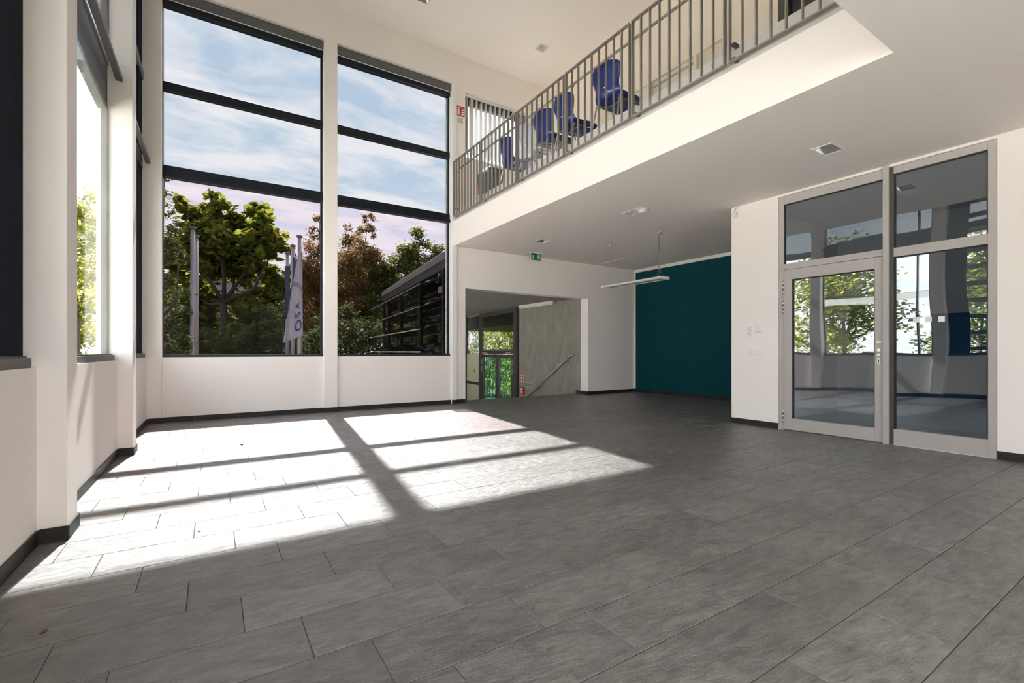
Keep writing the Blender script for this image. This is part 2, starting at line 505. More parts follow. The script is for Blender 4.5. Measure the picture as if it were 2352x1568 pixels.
# left window wall
wl = G().box(-1.15, XL, -4, YB, -0.3, ZW0).box(-1.15, -0.74, -4, YC, ZW1, 7.6)
tag(wl.obj('wall_left', M['wall']), 'low white parapet wall below the side windows', 'wall', kind='structure')
PIL = [(3.645, 3.885), (6.24, 6.50), (1.04, 1.28), (-1.56, -1.32)]
for i, (a, b) in enumerate(PIL):
    tag(bx('pillar', M['wall'], None, -1.01, -0.718, a, b, -0.3, ZW1, 0.003),
        ['white pillar nearest the camera on the window wall', 'second white pillar along the window wall',
         'white pillar of the window wall beside the camera', 'white pillar of the window wall behind the camera'][i], 'pillar', kind='structure')
# door wall
wr = G().box(XD, XD + 0.24, -4, 1.318, -0.3, ZS).box(XD, XD + 0.24, 3.478, 4.18, -0.3, ZS).box(XD, XD + 0.24, 1.318, 3.478, 3.255, ZS)
wr.box(XD + 0.24, XT, 3.95, 4.18, -0.3, ZS)
tag(wr.obj('wall_right', M['wall']), 'white wall around the grey glass door', 'wall', kind='structure')
wt = bx('wall_recess', M['wall'], None, XT, XT + 0.2, -1.4, 9.06, -0.3, ZS)
tag(wt, 'white-edged end wall of the recess painted dark teal', 'wall', kind='structure')
bx('teal_field', M['teal'], wt, -0.1 - 0.003, -0.1 + 0.001, 0, 0, 0, 0) if False else None
tf = G().box(XT - 0.0025, XT + 0.002, 4.181, 8.735, 0.0, 3.205).obj('teal_paint_field', M['teal'], None)
tf.parent = wt
tf.location = Vector((0, 0, 0)) - Vector(wt.location)
tf['label'] = 'dark teal paint field'
rw = G().box(-1.15, -0.5, -4.2, -4.0, -0.3, 7.6).box(3.5, 9.85, -4.2, -4.0, -0.3, 7.6).box(-0.5, 3.5, -4.2, -4.0, -0.3, 0.3)
rw.box(-0.5, 3.5, -4.2, -4.0, 3.1, 7.6)
tag(rw.obj('wall_rear', M['wall']), 'white wall behind the camera', 'wall', kind='structure')
uw = G().box(XD, XD + 0.2, -4, 2.55, ZU, ZC).box(XD, XD + 0.2, 2.55, 3.47, 6.02, ZC).box(XD, XD + 0.2, 3.47, 4.28, ZU, ZC)\
    .box(XD, XD + 0.2, 4.28, 6.95, 6.02, ZC).box(XD, XD + 0.2, 6.95, 8.79, ZU, ZC)
tag(uw.obj('wall_upper', M['cream']), 'cream corridor wall on the upper floor behind the railing', 'wall', kind='structure')
cs = G().box(XF, XT + 0.2, -4, 8.79, ZS, ZF).box(XL, XF, -4, Y1, ZS, ZF)
tag(cs.obj('ceiling_lower', M['ceil']), 'white soffit and fascia under the balcony', 'ceiling', kind='structure')
fu = G().box(4.285, XT + 0.2, -4, 8.79, ZF, ZU).box(XL, 4.285, -4, Y1 - 0.07, ZF, ZU)
tag(fu.obj('floor_upper', M['slab']), 'light grey edge of the upper floor slab', 'floor', kind='structure')
tag(G().box(-1.15, XD + 0.2, -4, 9.10, ZC, 7.6).obj('ceiling_upper', M['ceil']), 'high white ceiling over the hall', 'ceiling', kind='structure')
# room behind the glass door
rb = G().box(XD + 0.24, XT, -1.4, 3.95, -0.3, -0.002)
tag(rb.obj('floor_office', M['carpet']), 'blue carpet floor behind the glass door', 'floor', kind='structure')
tag(G().box(XD + 0.24, XT, -1.6, -1.4, -0.3, ZS).obj('wall_office', M['wall']), 'white end wall of the room behind the door', 'wall', kind='structure')

# ------------------------------------------------------------------ skirting tiles
def skirting(name, label, runs):
    root = thing(name, label, 'baseboard', kind='structure')
    HB, TB = 0.083, 0.011
    for (ax, c, a0, a1, side, off) in runs:
        # ax: axis the run follows; c: wall plane; side: direction it stands proud
        p = a0
        first = True
        while p < a1 - 0.002:
            q = min(p + (off if first and off else 0.604), a1)
            first = False
            g0, g1 = p + 0.001, q - 0.001
            f0, f1 = (c, c + side * TB) if side > 0 else (c + side * TB, c)
            if ax == 'x': bx('skirting_tile', M['skirt'], root, g0, g1, f0, f1, 0.002, HB, 0.0012)
            else: bx('skirting_tile', M['skirt'], root, f0, f1, g0, g1, 0.002, HB, 0.0012)
            p = q
    return root
skirting('baseboard_back', 'dark slate skirting under the tall windows', [
    ('x', YC, XL + 0.012, -0.665, -1, 0), ('y', -0.665, YC - 0.011, YB, 1, 0), ('x', YB, -0.653, 1.656, -1, 0.40),
    ('y', 1.668, YC, YB, -1, 0), ('x', YC, 1.657, 1.903, -1, 0), ('y', 1.892, YC, YB, 1, 0), ('x', YB, 1.904, 4.173, -1, 0.48),
    ('x', YC, 4.174, 4.296, -1, 0), ('x', 8.79, 4.297, 4.495, -1, 0), ('x', 8.79, XJ - 0.011, XT, -1, 0.42), ('y', XJ, 8.79, 9.25, -1, 0.26)])
skirting('baseboard_left', 'dark slate skirting below the side windows', [
    ('y', XL, -4, -1.571, 1, 0), ('x', -1.56, XL, -0.707, -1, 0), ('y', -0.718, -1.56, -1.32, 1, 0), ('x', -1.32, XL, -0.707, 1, 0),
    ('y', XL, -1.309, 1.029, 1, 0), ('x', 1.04, XL, -0.707, -1, 0), ('y', -0.718, 1.04, 1.28, 1, 0), ('x', 1.28, XL, -0.707, 1, 0),
    ('y', XL, 1.291, 3.634, 1, 0.3), ('x', 3.645, XL + 0.011, -0.707, -1, 0), ('y', -0.718, 3.645, 3.885, 1, 0), ('x', 3.885, XL, -0.707, 1, 0),
    ('y', XL, 3.896, 6.229, 1, 0.60), ('x', 6.24, XL + 0.011, -0.707, -1, 0), ('y', -0.718, 6.24, 6.50, 1, 0), ('x', 6.50, XL, -0.707, 1, 0),
    ('y', XL, 6.511, YC - 0.011, 1, 0.5)])
skirting('baseboard_right', 'dark slate skirting beside the glass door and teal wall', [
    ('y', XD, -4, 1.318, -1, 0.3), ('y', XD, 3.478, 4.18, -1, 0.18), ('x', 4.18, XD - 0.011, XT, 1, 0), ('y', XT, 4.19, 8.779, -1, 0.5)])
# ------------------------------------------------------------------ tall windows in the back wall
def back_window(name, label, x0, x1):
    t = thing(name, label, 'window', ((x0 + x1) / 2, GY, ZW0), kind='structure')
    cx = (x0 + x1) / 2
    def p(nm, m, a, b, c, d, e_, f, bev=0.0):
        return bx(nm, M[m], t, a - cx, b - cx, c - GY, d - GY, e_ - ZW0, f - ZW0, bev)
    fy0, fy1 = 8.885, 8.985
    p('frame_stile', 'navy', x0, x0 + 0.012, fy0, fy1, ZW0, 6.44)
    p('frame_stile', 'navy', x1 - 0.03, x1, fy0 + 0.03, fy1, ZW0, 6.44)
    p('sill_rail', 'navy', x0, x1, fy0 - 0.02, fy1, ZW0, 1.04, 0.003)
    p('blind_box', 'bbox', x0, x1, 8.82, 9.04, 6.52, 6.67, 0.002)
    p('blind_trim', 'white', x0, x1, 8.845, 8.855, 6.508, 6.52)
    p('head_rail', 'navy', x0, x1, 8.86, 8.98, 6.43, 6.508, 0.002)
    p('transom', 'navy', x0, x1, fy0, fy1, 5.13, 5.26, 0.003)
    tr_ = p('transom', 'navy', x0, x1, fy0, fy1, 3.86, 3.97, 0.003)
    p('transom_ledge', 'navy', x0, x1, fy0 - 0.03, fy1, 3.785, 3.852, 0.002)
    for (z0, z1, gm) in ((1.04, 3.785, 'g_low'), (3.97, 5.13, 'g_up'), (5.26, 6.43, 'g_up')):
        p('pane', gm, x0 + 0.012, x1 - 0.03, GY - 0.005, GY + 0.005, z0, z1)
    return t
back_window('window_1', 'tall navy-framed window with tree and flagpoles outside', -0.665, 1.668)
back_window('window_2', 'tall navy-framed window beside the balcony with louvred annexe outside', 1.892, 4.185)

# upper corridor window with vertical blinds
t = thing('window_3', 'upper floor window behind vertical slat blinds', 'window', (5.325, 8.95, 5.2), kind='structure')
for nm, a in (('frame_stile', (-0.825, -0.765, -0.04, 0.04, 0, 1.38)), ('frame_stile', (0.765, 0.825, -0.04, 0.04, 0, 1.38)),
              ('sill_rail', (-0.765, 0.765, -0.04, 0.04, 0, 0.06)), ('head_rail', (-0.765, 0.765, -0.04, 0.04, 1.2, 1.38))):
    bx(nm, M['dgrey'], t, *a)
bx('pane', M['g_upper'], t, -0.765, 0.765, -0.004, 0.004, 0.06, 1.2)
bl = thing('vertical_blind', 'pale fabric vertical blind hanging in the upper floor window', 'blind', (5.325, 8.86, 5.2))
bx('head_track', M['plastic2'], bl, -0.81, 0.81, -0.02, 0.02, 1.335, 1.37)
slat_me = G().box(-0.052, 0.052, -0.0015, 0.0015, 0.0, 1.20).mesh('slat', M['blindcloth'])
hang_me = G().box(-0.012, 0.012, -0.003, 0.003, 0.0, 0.03).mesh('hanger', M['plastic2'])
for i in range(14):
    xx = -0.76 + i * 0.117
    an = R(96 + random.uniform(-6, 6)) if i != 1 else R(125)
    s = put('slat', slat_me, bl, (xx, 0, 0.10 + random.uniform(-0.006, 0.006)), (0, 0, an))
    put('hanger', hang_me, s, (0, 0, 1.20))
tag(bl, 'pale fabric vertical blind hanging in the upper floor window', 'blind')

# ------------------------------------------------------------------ side windows in the left wall
def side_window(name, label, y0, y1, stile_far, deep):
    t = thing(name, label, 'window', (GX, y0, ZW0), kind='structure')
    def p(nm, m, a, b, c, d, e_, f, bev=0.0):
        return bx(nm, M[m], t, a - GX, b - GX, c - y0, d - y0, e_ - ZW0, f - ZW0, bev)
    p('sill_rail', 'dgrey', GX - 0.05, XL - 0.02, y0, y1, ZW0, 1.055, 0.003)
    p('sill_bead', 'navy', GX - 0.03, XL - 0.04, y0, y1, 1.055, 1.066)
    p('frame_stile', 'navy2', GX - 0.05, GX + 0.02, y0, y0 + 0.06, 1.066, ZW1)
    if stile_far > 0.1:
        p('blind_panel', 'navy2', GX - 0.03, GX + 0.012, y1 - stile_far, y1, 1.066, ZW1)
    else:
        p('frame_stile', 'dgrey', GX - 0.06, GX - 0.01, y1 - stile_far, y1, 1.066, ZW1)
    if deep:
        p('transom', 'dgrey', GX - 0.09, GX - 0.012, y0, y1, 3.57, 4.03, 0.004)
        p('transom_cap', 'pole', GX - 0.02, GX + 0.004, y0, y1, 4.03, 4.05)
    else:
        p('transom', 'navy', GX - 0.05, GX + 0.02, y0, y1, 3.80, 3.97, 0.003)
    p('transom', 'dgrey', GX - 0.05, GX + 0.03, y0, y1, 5.13, 5.26, 0.003)
    p('guard_bar', 'dgrey', -0.855, -0.80, y0, y1, 3.895, 3.945, 0.004)
    zs = [(1.066, 3.57 if deep else 3.80), (4.05 if deep else 3.97, 5.13), (5.26, ZW1)]
    for a, b in zs:
        p('pane', 'g_left' if a < 2 else 'g_side', GX - 0.004, GX + 0.004, y0 + 0.06, y1 - (stile_far if stile_far > 0.1 else 0.0), a, b)
    return t
side_window('window_4', 'side window between the two white pillars with bright trees outside', 3.885, 6.24, 0.03, True)
side_window('window_5', 'narrow-looking side window next to the corner column', 6.50, YC, 0.42, False)
side_window('window_6', 'navy side window nearest the camera with louvres outside', 1.28, 3.645, 0.36, False)
side_window('window_7', 'side window beside the camera', -1.32, 1.04, 0.06, False)
side_window('window_8', 'side window behind the camera', -3.95, -1.56, 0.06, False)

for nm_, lab_, z0_, z1_ in (('fill_window', 'unseen wide window added behind the camera to light the hall', 0.3, 3.1),):
    t = thing(nm_, lab_, 'window', (1.5, -4.1, z0_), kind='structure')  # added out of view so more daylight reaches pillars and soffit
    hz = z1_ - z0_
    bx('sill_rail', M['dgrey'], t, -2.0, 2.0, -0.04, 0.04, 0, 0.06)
    bx('head_rail', M['dgrey'], t, -2.0, 2.0, -0.04, 0.04, hz - 0.06, hz)
    for q in range(3):
        xx = -1.96 + q * 1.96
        bx('frame_stile', M['dgrey'], t, xx - 0.04, xx + 0.04, -0.04, 0.04, 0.06, hz - 0.06)
        if q < 2:
            bx('pane', M['g_left'], t, xx + 0.04, xx + 1.92, -0.004, 0.004, 0.06, hz - 0.06)

# navy louvres outside the nearest side window
lt = thing('sunshade_louvre', 'dark blue horizontal louvres fixed outside the nearest side window', 'louvre', (-1.32, 2.46, 1.0))
for i in range(15):
    g = G().prism([(-0.12, -0.02), (0.10, 0.05), (0.10, 0.065), (-0.12, -0.005)], 'y', -1.1, 1.1)
    g.obj('louvre_slat', M['navy2'], lt, (0, 0, 0.15 + i * 0.38))
for yy in (-1.05, 1.05):
    bx('louvre_post', M['navy2'], lt, -0.03, 0.03, yy - 0.02, yy + 0.02, -0.2, 5.7)
# glass louvre blades outside the open side window
gl = thing('glass_louvre', 'clear glass louvre blades outside the side window between the pillars', 'louvre', (-1.62, 5.2, 1.0))
for zz in (1.55, 2.75, 4.6):
    g = G().prism([(-0.42, -0.10), (0.30, 0.02), (0.30, 0.035), (-0.42, -0.085)], 'y', -1.2, 1.5)
    g.obj('glass_blade', M['g_blade'], gl, (0, 0, zz))
for yy in (-0.9, 1.4):
    bx('louvre_bracket', M['dgrey'], gl, 0.25, 0.33, yy - 0.015, yy + 0.015, -0.3, 5.3)

# ------------------------------------------------------------------ glass door set in the right wall
d1 = thing('door_1', 'grey aluminium glazed door with fixed side light and fanlights', 'door', (XD, 2.4, 0), kind='structure')
def dp(nm, m, y0, y1, z0, z1, x0=0.0, x1=0.07, bev=0.0, par=None):
    return bx(nm, M[m], par or d1, x0, x1, y0 - 2.4, y1 - 2.4, z0, z1, bev)
dp('frame_jamb', 'doorgrey', 3.408, 3.474, 0.0, 3.25, bev=0.002)
dp('frame_jamb', 'doorgrey', 1.322, 1.385, 0.0, 3.25, bev=0.002)
dp('frame_head', 'doorgrey', 2.262, 3.408, 3.135, 3.25, bev=0.002)
dp('frame_head', 'doorgrey', 1.385, 2.168, 3.165, 3.25, bev=0.002)
dp('frame_mullion', 'doorgrey', 2.205, 2.262, 0.0, 3.28, x0=-0.035, bev=0.002)
dp('mullion_return', 'doordark', 2.168, 2.205, 0.0, 3.25, x0=0.006)
dp('frame_transom', 'doorgrey', 2.262, 3.408, 2.225, 2.305, bev=0.002)
dp('frame_transom', 'doorgrey', 1.385, 2.168, 2.195, 2.30, bev=0.002)
dp('bottom_rail', 'doorgrey', 1.385, 2.168, 0.0, 0.183, bev=0.002)
dp('threshold', 'doordark', 2.262, 3.408, 0.0, 0.010)
def pane_(nm, y0, y1, z0, z1, par=None):
    g = dp(nm, 'g_door', y0, y1, z0, z1, 0.030, 0.036, par=par)
    s_ = 0.012
    for a in ((y0 - 0.001, y0 + s_, z0, z1), (y1 - s_, y1 + 0.001, z0, z1), (y0, y1, z1 - s_, z1 + 0.001)):
        dp('gasket', 'gasket', *a, 0.012, 0.034, par=par)
    return g
pane_('pane', 2.262, 3.408, 2.305, 3.135)
pane_('pane', 1.385, 2.168, 2.30, 3.165)
pn = pane_('pane', 1.385, 2.168, 0.183, 2.195)
for (a, b, z0, z1) in ((1.943, 1.998, 1.419, 1.481), (1.834, 1.890, 1.418, 1.479), (1.725, 1.779, 1.417, 1.477)):
    sq = dp('safety_square', 'plastic', a, b, z0, z1, 0.0285, 0.0300)
    sq['label'] = 'white square sticker'
lf = thing('door_leaf', '', '', (0, 0, 0)); del lf['label']; del lf['category']; lf.parent = d1
def lp(nm, m, y0, y1, z0, z1, x0=-0.004, x1=0.062, bev=0.0):
    return dp(nm, m, y0, y1, z0, z1, x0, x1, bev, lf)
lp('leaf_stile', 'doorgrey', 3.300, 3.403, 0.012, 2.220, bev=0.002)
lp('leaf_stile', 'doorgrey', 2.267, 2.352, 0.012, 2.220, bev=0.002)
lp('leaf_rail', 'doorgrey', 2.352, 3.300, 2.082, 2.220, bev=0.002)
lp('leaf_rail', 'doorgrey', 2.352, 3.300, 0.012, 0.168, bev=0.002)
pane_('leaf_pane', 2.352, 3.300, 0.168, 2.082, par=lf)
for z0, z1 in ((1.89, 2.07), (1.615, 1.79), (0.10, 0.28)):
    g = G()
    for q in range(3):
        a = q * (z1 - z0) / 3
        g.cyl((0, 0, a + 0.002), (0, 0, a + (z1 - z0) / 3 - 0.002), 0.011, n=12)
    g.obj('hinge', M['steel'], lf, (-0.012, 3.408 - 2.4, z0))
def oval(g, y, z, ry, rz, x0, x1, n=24):
    pts = []
    for i in range(n):
        a = 2 * PI * i / n
        yy = ry * math.cos(a); zz = ry * math.sin(a) + (rz - ry) * (1 if math.sin(a) > 0 else -1)
        pts.append((y + yy, z + zz))
    return g.prism(pts, 'x', x0, x1)
oval(G(), 2.309 - 2.4, 1.081, 0.017, 0.045, -0.013, -0.004).obj('handle_rose', M['steel'], lf)
g = G().tube([(-0.004, 2.305 - 2.4, 1.081), (-0.045, 2.305 - 2.4, 1.081), (-0.056, 2.312 - 2.4, 1.081), (-0.058, 2.33 - 2.4, 1.081), (-0.058, 2.455 - 2.4, 1.080)], 0.0095, 12)
g.obj('lever_handle', M['steel'], lf)
oval(G(), 2.309 - 2.4, 0.975, 0.017, 0.038, -0.012, -0.004).obj('lock_rose', M['steel'], lf)
oval(G(), 2.309 - 2.4, 0.975, 0.006, 0.016, -0.014, -0.0115, 12).obj('lock_cylinder', M['dgrey'], lf)
lb = lp('label_plate', 'plastic', 2.289, 2.337, 1.190, 1.218, -0.006, -0.004)
G().box(-0.0068, -0.006, 2.296 - 2.4, 2.330 - 2.4, 1.2015, 1.2065).obj('label_line', M['slab'], lf)

# things seen through the door glass
tag(bx('partition_screen', M['partition'], None, 8.6, 8.66, 1.2, 3.0, 0.0, 1.62, 0.01), 'blue fabric partition screen behind the glass side light', 'screen')
tag(bx('notice_board', M['partition'], None, XT - 0.03, XT - 0.002, 3.05, 3.75, 1.25, 1.95, 0.004), 'blue notice board on the wall behind the glass door', 'notice board')

# upper corridor doors
d2 = thing('door_2', 'pale cream double door set in the upper corridor wall', 'door', (XD, 4.28, ZU), kind='structure')
for a in ((0.0, 0.05), (0.50, 0.56), (1.44, 1.50), (2.62, 2.67)):
    bx('frame_jamb', M['cream'], d2, -0.02, 0.1, a[0], a[1], 0, 1.92)
bx('frame_head', M['cream'], d2, -0.02, 0.1, 0, 2.67, 1.92, 1.97)
for a, m in (((0.05, 0.50), 'cream'), ((0.56, 1.44), 'palepanel'), ((1.50, 2.62), 'palepanel')):
    bx('door_panel', M[m], d2, 0.05, 0.09, a[0], a[1], 0.0, 1.92)
bx('gap_strip', M['slab'], d2, 0.01, 0.05, 0.58, 1.42, 1.825, 1.85)  # darkness of the gap over the panel drawn as a thin grey strip
d3 = thing('door_3', 'dark-framed glazed door at the near end of the upper corridor', 'door', (XD, 2.55, ZU), kind='structure')
bx('frame_jamb', M['doordark'], d3, -0.03, 0.1, 0.78, 0.92, 0, 1.97)
bx('frame_jamb', M['doordark'], d3, -0.03, 0.1, 0.0, 0.09, 0, 1.97)
bx('frame_head', M['doordark'], d3, -0.03, 0.1, 0.09, 0.78, 1.88, 1.97)
bx('door_panel', M['houseglass'], d3, 0.04, 0.08, 0.09, 0.78, 0.0, 1.88)

# ------------------------------------------------------------------ stair hall beyond the opening
def slab_holes(x0, x1, y0, y1, z0, z1, holes, dep, m, name):
    xs = sorted({x0, x1, *[v for h_ in holes for v in h_[:2]]}); ys = sorted({y0, y1, *[v for h_ in holes for v in h_[2:]]})
    g = G()
    for a, b in zip(xs, xs[1:]):
        for c, d in zip(ys, ys[1:]):
            inh = any(h_[0] <= a and b <= h_[1] and h_[2] <= c and d <= h_[3] for h_ in holes)
            g.box(a, b, c, d, z0 + (dep if inh else 0), z1)
    return g
RH = R(-7.5)
P1 = (7.95, 11.91)
A0 = (4.43, 9.6)
tag(G().box(0.13, 3.45, 0.45, 8.0, 0, 0.15).obj('ceiling_stairwell', M['hallceil'], None, (A0[0], A0[1], 2.47), (0, 0, RH)), 'dark brown ceiling over the stair hall', 'ceiling', kind='structure')
tag(G().box(4.5, 8.25, 9.06, 10.2, 2.465, 2.615).obj('ceiling_stairhead', M['hallceil']), 'dark ceiling strip just inside the stair opening', 'ceiling', kind='structure')
fs = G()
for i in range(7):
    fs.box(4.47, XJ, 9.25 + i * 0.27, 9.25 + (i + 1) * 0.27, -1.5, -0.16 * (i + 1))
fs.box(4.47, 9.4, 11.14, 18.0, -1.5, -1.12)
tag(fs.obj('floor_stairwell', M['grout']), 'stair flight dropping to the lower entrance hall', 'stairs', kind='structure')
wc = bx('wall_stairwell', M['concrete'], None, XJ + 0.02, XJ + 0.25, 9.06, 11.91, -1.3, 2.47)
tag(wc, 'bare grey concrete wall beside the stairs', 'wall', kind='structure')
wcl = Vector(wc.location)
for (z0, z1) in ((-1.29, -0.10), (-0.0985, 0.78), (0.7815, 1.98), (1.9815, 2.466)):
    for (a, b) in ((9.064, 10.42), (10.4215, 11.905)):
        o = bx('concrete_panel', M['concrete'], None, XJ, XJ + 0.03, a, b, z0, z1, 0.0008)
        o.parent = wc
        o.location = Vector(o.location) - wcl
fa = thing('door_4', 'dark-framed double entrance door with fanlight at the foot of the stairs', 'door', (P1[0], P1[1], -1.12), RH, kind='structure')
def fp(nm, m, k0, k1, z0, z1, x0=0.0, x1=0.08, par=None):
    return bx(nm, M[m], par or fa, x0, x1, k0, k1, z0 + 1.12, z1 + 1.12)
fp('frame_post', 'gasket', 0.0, 0.16, -1.12, 2.47, -0.02)
fp('frame_post', 'doordark', 0.16, 0.40, -1.12, 2.47)
fp('frame_post', 'doordark', 3.12, 3.42, -1.12, 2.47)
fp('frame_head', 'doordark', 0.40, 3.12, 2.34, 2.47)
fp('frame_transom', 'doordark', 0.40, 3.12, 1.0, 1.16)
fp('pane', 'g_hall2', 0.40, 3.12, 1.16, 2.34, 0.03, 0.036)
fp('closer_track', 'steel', 0.62, 3.02, 1.115, 1.145, -0.03, 0.0)
for (a, b) in ((0.44, 1.66), (1.70, 3.08)):
    lf = thing('door_leaf', '', ''); del lf['label']; del lf['category']; lf.parent = fa
    fp('leaf_stile', 'doordark', a, a + 0.12, -1.11, 0.99, -0.01, 0.06, lf)
    fp('leaf_stile', 'doordark', b - 0.12, b, -1.11, 0.99, -0.01, 0.06, lf)
    fp('leaf_rail', 'doordark', a + 0.12, b - 0.12, 0.88, 0.99, -0.01, 0.06, lf)
    fp('leaf_rail', 'doordark', a + 0.12, b - 0.12, -1.11, -0.92, -0.01, 0.06, lf)
    fp('leaf_pane', 'g_hall', a + 0.12, b - 0.12, -0.92, 0.88, 0.03, 0.036, lf)
    fp('closer_box', 'steel', a + 0.15 if a < 1 else b - 0.5, a + 0.45 if a < 1 else b - 0.12, 1.01, 1.07, -0.05, -0.01, lf)
    hy = a + 0.02 if a < 1 else b - 0.02
    for z0 in (0.62, 0.36, -0.9):
        fp('hinge', 'steel', hy - 0.012, hy + 0.012, z0, z0 + 0.2, -0.03, -0.01, lf)
fp('side_post', 'doordark', 4.80, 4.95, -1.12, 2.47)
fp('side_pane', 'g_annex', 3.42, 4.80, 1.0, 2.42, 0.03, 0.036)
sp = fp('side_panel', 'paint_green', 3.42, 4.80, -1.12, 1.0, 0.03, 0.06)
sp['label'] = 'pale yellow-green panel'
fp('side_rail', 'doordark', 3.42, 4.80, -0.18, -0.08, 0.0, 0.03)
# round prohibition notice and text plate on the panel
g = G(); n = 24
ring = []
for r_ in (0.055, 0.075):
    ring.append([g.b.verts.new((0.028, 3.95 + r_ * 1.4 * math.cos(2 * PI * i / n), 1.12 + 0.35 + r_ * math.sin(2 * PI * i / n))) for i in range(n)])
for i in range(n):
    g.b.faces.new((ring[0][i], ring[0][(i + 1) % n], ring[1][(i + 1) % n], ring[1][i]))
g.box(0.0265, 0.0285, 3.92, 3.98, 1.43, 1.51)
g.obj('notice_print', M['dgrey'], fa)
tag(G().box(0.13, 3.3, 7.6, 7.8, 0, 3.6).obj('wall_hall_end', M['concrete'], None, (A0[0], A0[1], -1.15), (0, 0, RH)), 'far end wall of the lower entrance hall', 'wall', kind='structure')
tag(bx('trim_1', M['navy'], None, 4.50, 4.60, 9.00, 9.14, 0.0, 2.47), 'navy window post at the edge of the stair opening', 'post', kind='structure')

hr = thing('stair_handrail', 'round steel handrail sloping down the concrete stair wall', 'handrail', (XJ - 0.07, 9.28, 0))
G().tube([(0.03, -0.02, 1.0), (0, 0.0, 1.0), (0, 0.10, 0.985), (0, 2.35, -0.42), (0, 2.6, -0.58)], 0.021, 10).obj('rail_tube', M['steel'], hr)
for yy in (0.22, 1.35):
    zz = 0.985 - (yy - 0.1) * 0.624
    G().tube([(0, yy, zz - 0.02), (0, yy, zz - 0.09), (0.065, yy, zz - 0.11)], 0.008, 8).obj('rail_bracket', M['steel'], hr)
tl = thing('ceiling_tube_lamp', 'white fluorescent batten lamp along the concrete wall top', 'lamp', (XJ - 0.14, 10.85, 2.40))
bx('lamp_body', M['plastic2'], tl, -0.045, 0.045, -0.82, 0.82, 0.0, 0.07, 0.004)
G().cyl((0, -0.78, -0.016), (0, 0.78, -0.016), 0.014, n=10).obj('lamp_tube', M['plastic'], tl)
fsn = thing('fire_alarm_sign', 'small square fire alarm sign on the concrete wall', 'sign', (XJ - 0.003, 11.74, 0.27))
bx('sign_plate', M['plastic'], fsn, -0.004, 0.0, -0.10, 0.10, -0.10, 0.10)
bx('sign_field', M['red'], fsn, -0.006, -0.003, -0.085, 0.085, -0.085, 0.085)
G().cyl((-0.009, 0, 0), (-0.005, 0, 0), 0.045, n=18).obj('sign_disc', M['plastic'], fsn)
fb = thing('fire_call_box', 'red fire call box low on the concrete wall', 'call box', (XJ - 0.002, 11.70, -0.10))
bx('box_body', M['red'], fb, -0.05, 0.0, -0.11, 0.11, -0.11, 0.11, 0.008)
for zz in (-0.04, 0.04):
    bx('box_window', M['plastic'], fb, -0.053, -0.049, -0.035, 0.035, zz - 0.025, zz + 0.025)
vg = thing('vent_grille', 'grey vent grille set in the concrete wall', 'grille', (XJ - 0.002, 11.35, 0.09))
bx('grille_frame', M['slab'], vg, -0.006, 0.0, -0.17, 0.17, -0.07, 0.07)
for i in range(6):
    bx('grille_slot', M['dgrey'], vg, -0.008, -0.005, -0.15 + i * 0.052, -0.115 + i * 0.052, -0.055, 0.055)

# ------------------------------------------------------------------ balcony railing
rl = thing('balcony_railing', 'grey steel balcony railing with slim vertical bars', 'railing', (4.20, 8.74, 3.865))
bounds = [8.742, 7.579, 6.345, 5.120, 3.886, 2.660, 1.430]
bal_me = G().box(-0.016, 0.016, -0.0055, 0.0055, 0.012, 1.135).mesh('baluster', M['rail'])
for a, b in zip(bounds, bounds[1:]):
    y1, y0 = a - 8.74 - 0.018, b - 8.74 + 0.018
    g = G().box(-0.022, 0.022, y0, y0 + 0.014, 0, 1.147).box(-0.022, 0.022, y1 - 0.014, y1, 0, 1.147)
    g.box(-0.022, 0.022, y0 + 0.014, y1 - 0.014, 0, 0.014).box(-0.022, 0.022, y0 + 0.014, y1 - 0.014, 1.133, 1.147)
    pf = g.obj('panel_frame', M['rail'], rl)
    nb_ = 8
    for i in range(nb_):
        put('baluster', bal_me, pf, (0, y0 + (i + 1) * (y1 - y0) / (nb_ + 1), 0))
    for zz in (0.02, 0.16):
        bx('mount_block', M['doordark'], pf, 0.01, 0.085, y1 - 0.05, y1 - 0.016, zz, zz + 0.03)
G().tube([(0.095, -0.03, 1.005), (0.095, -7.3, 1.005)], 0.017, 10).obj('hand_tube', M['rail'], rl)
for b in bounds[:-1]:
    G().tube([(0.02, b - 8.74 - 0.09, 0.93), (0.07, b - 8.74 - 0.09, 0.93), (0.092, b - 8.74 - 0.09, 0.99)], 0.007, 6).obj('tube_bracket', M['rail'], rl)

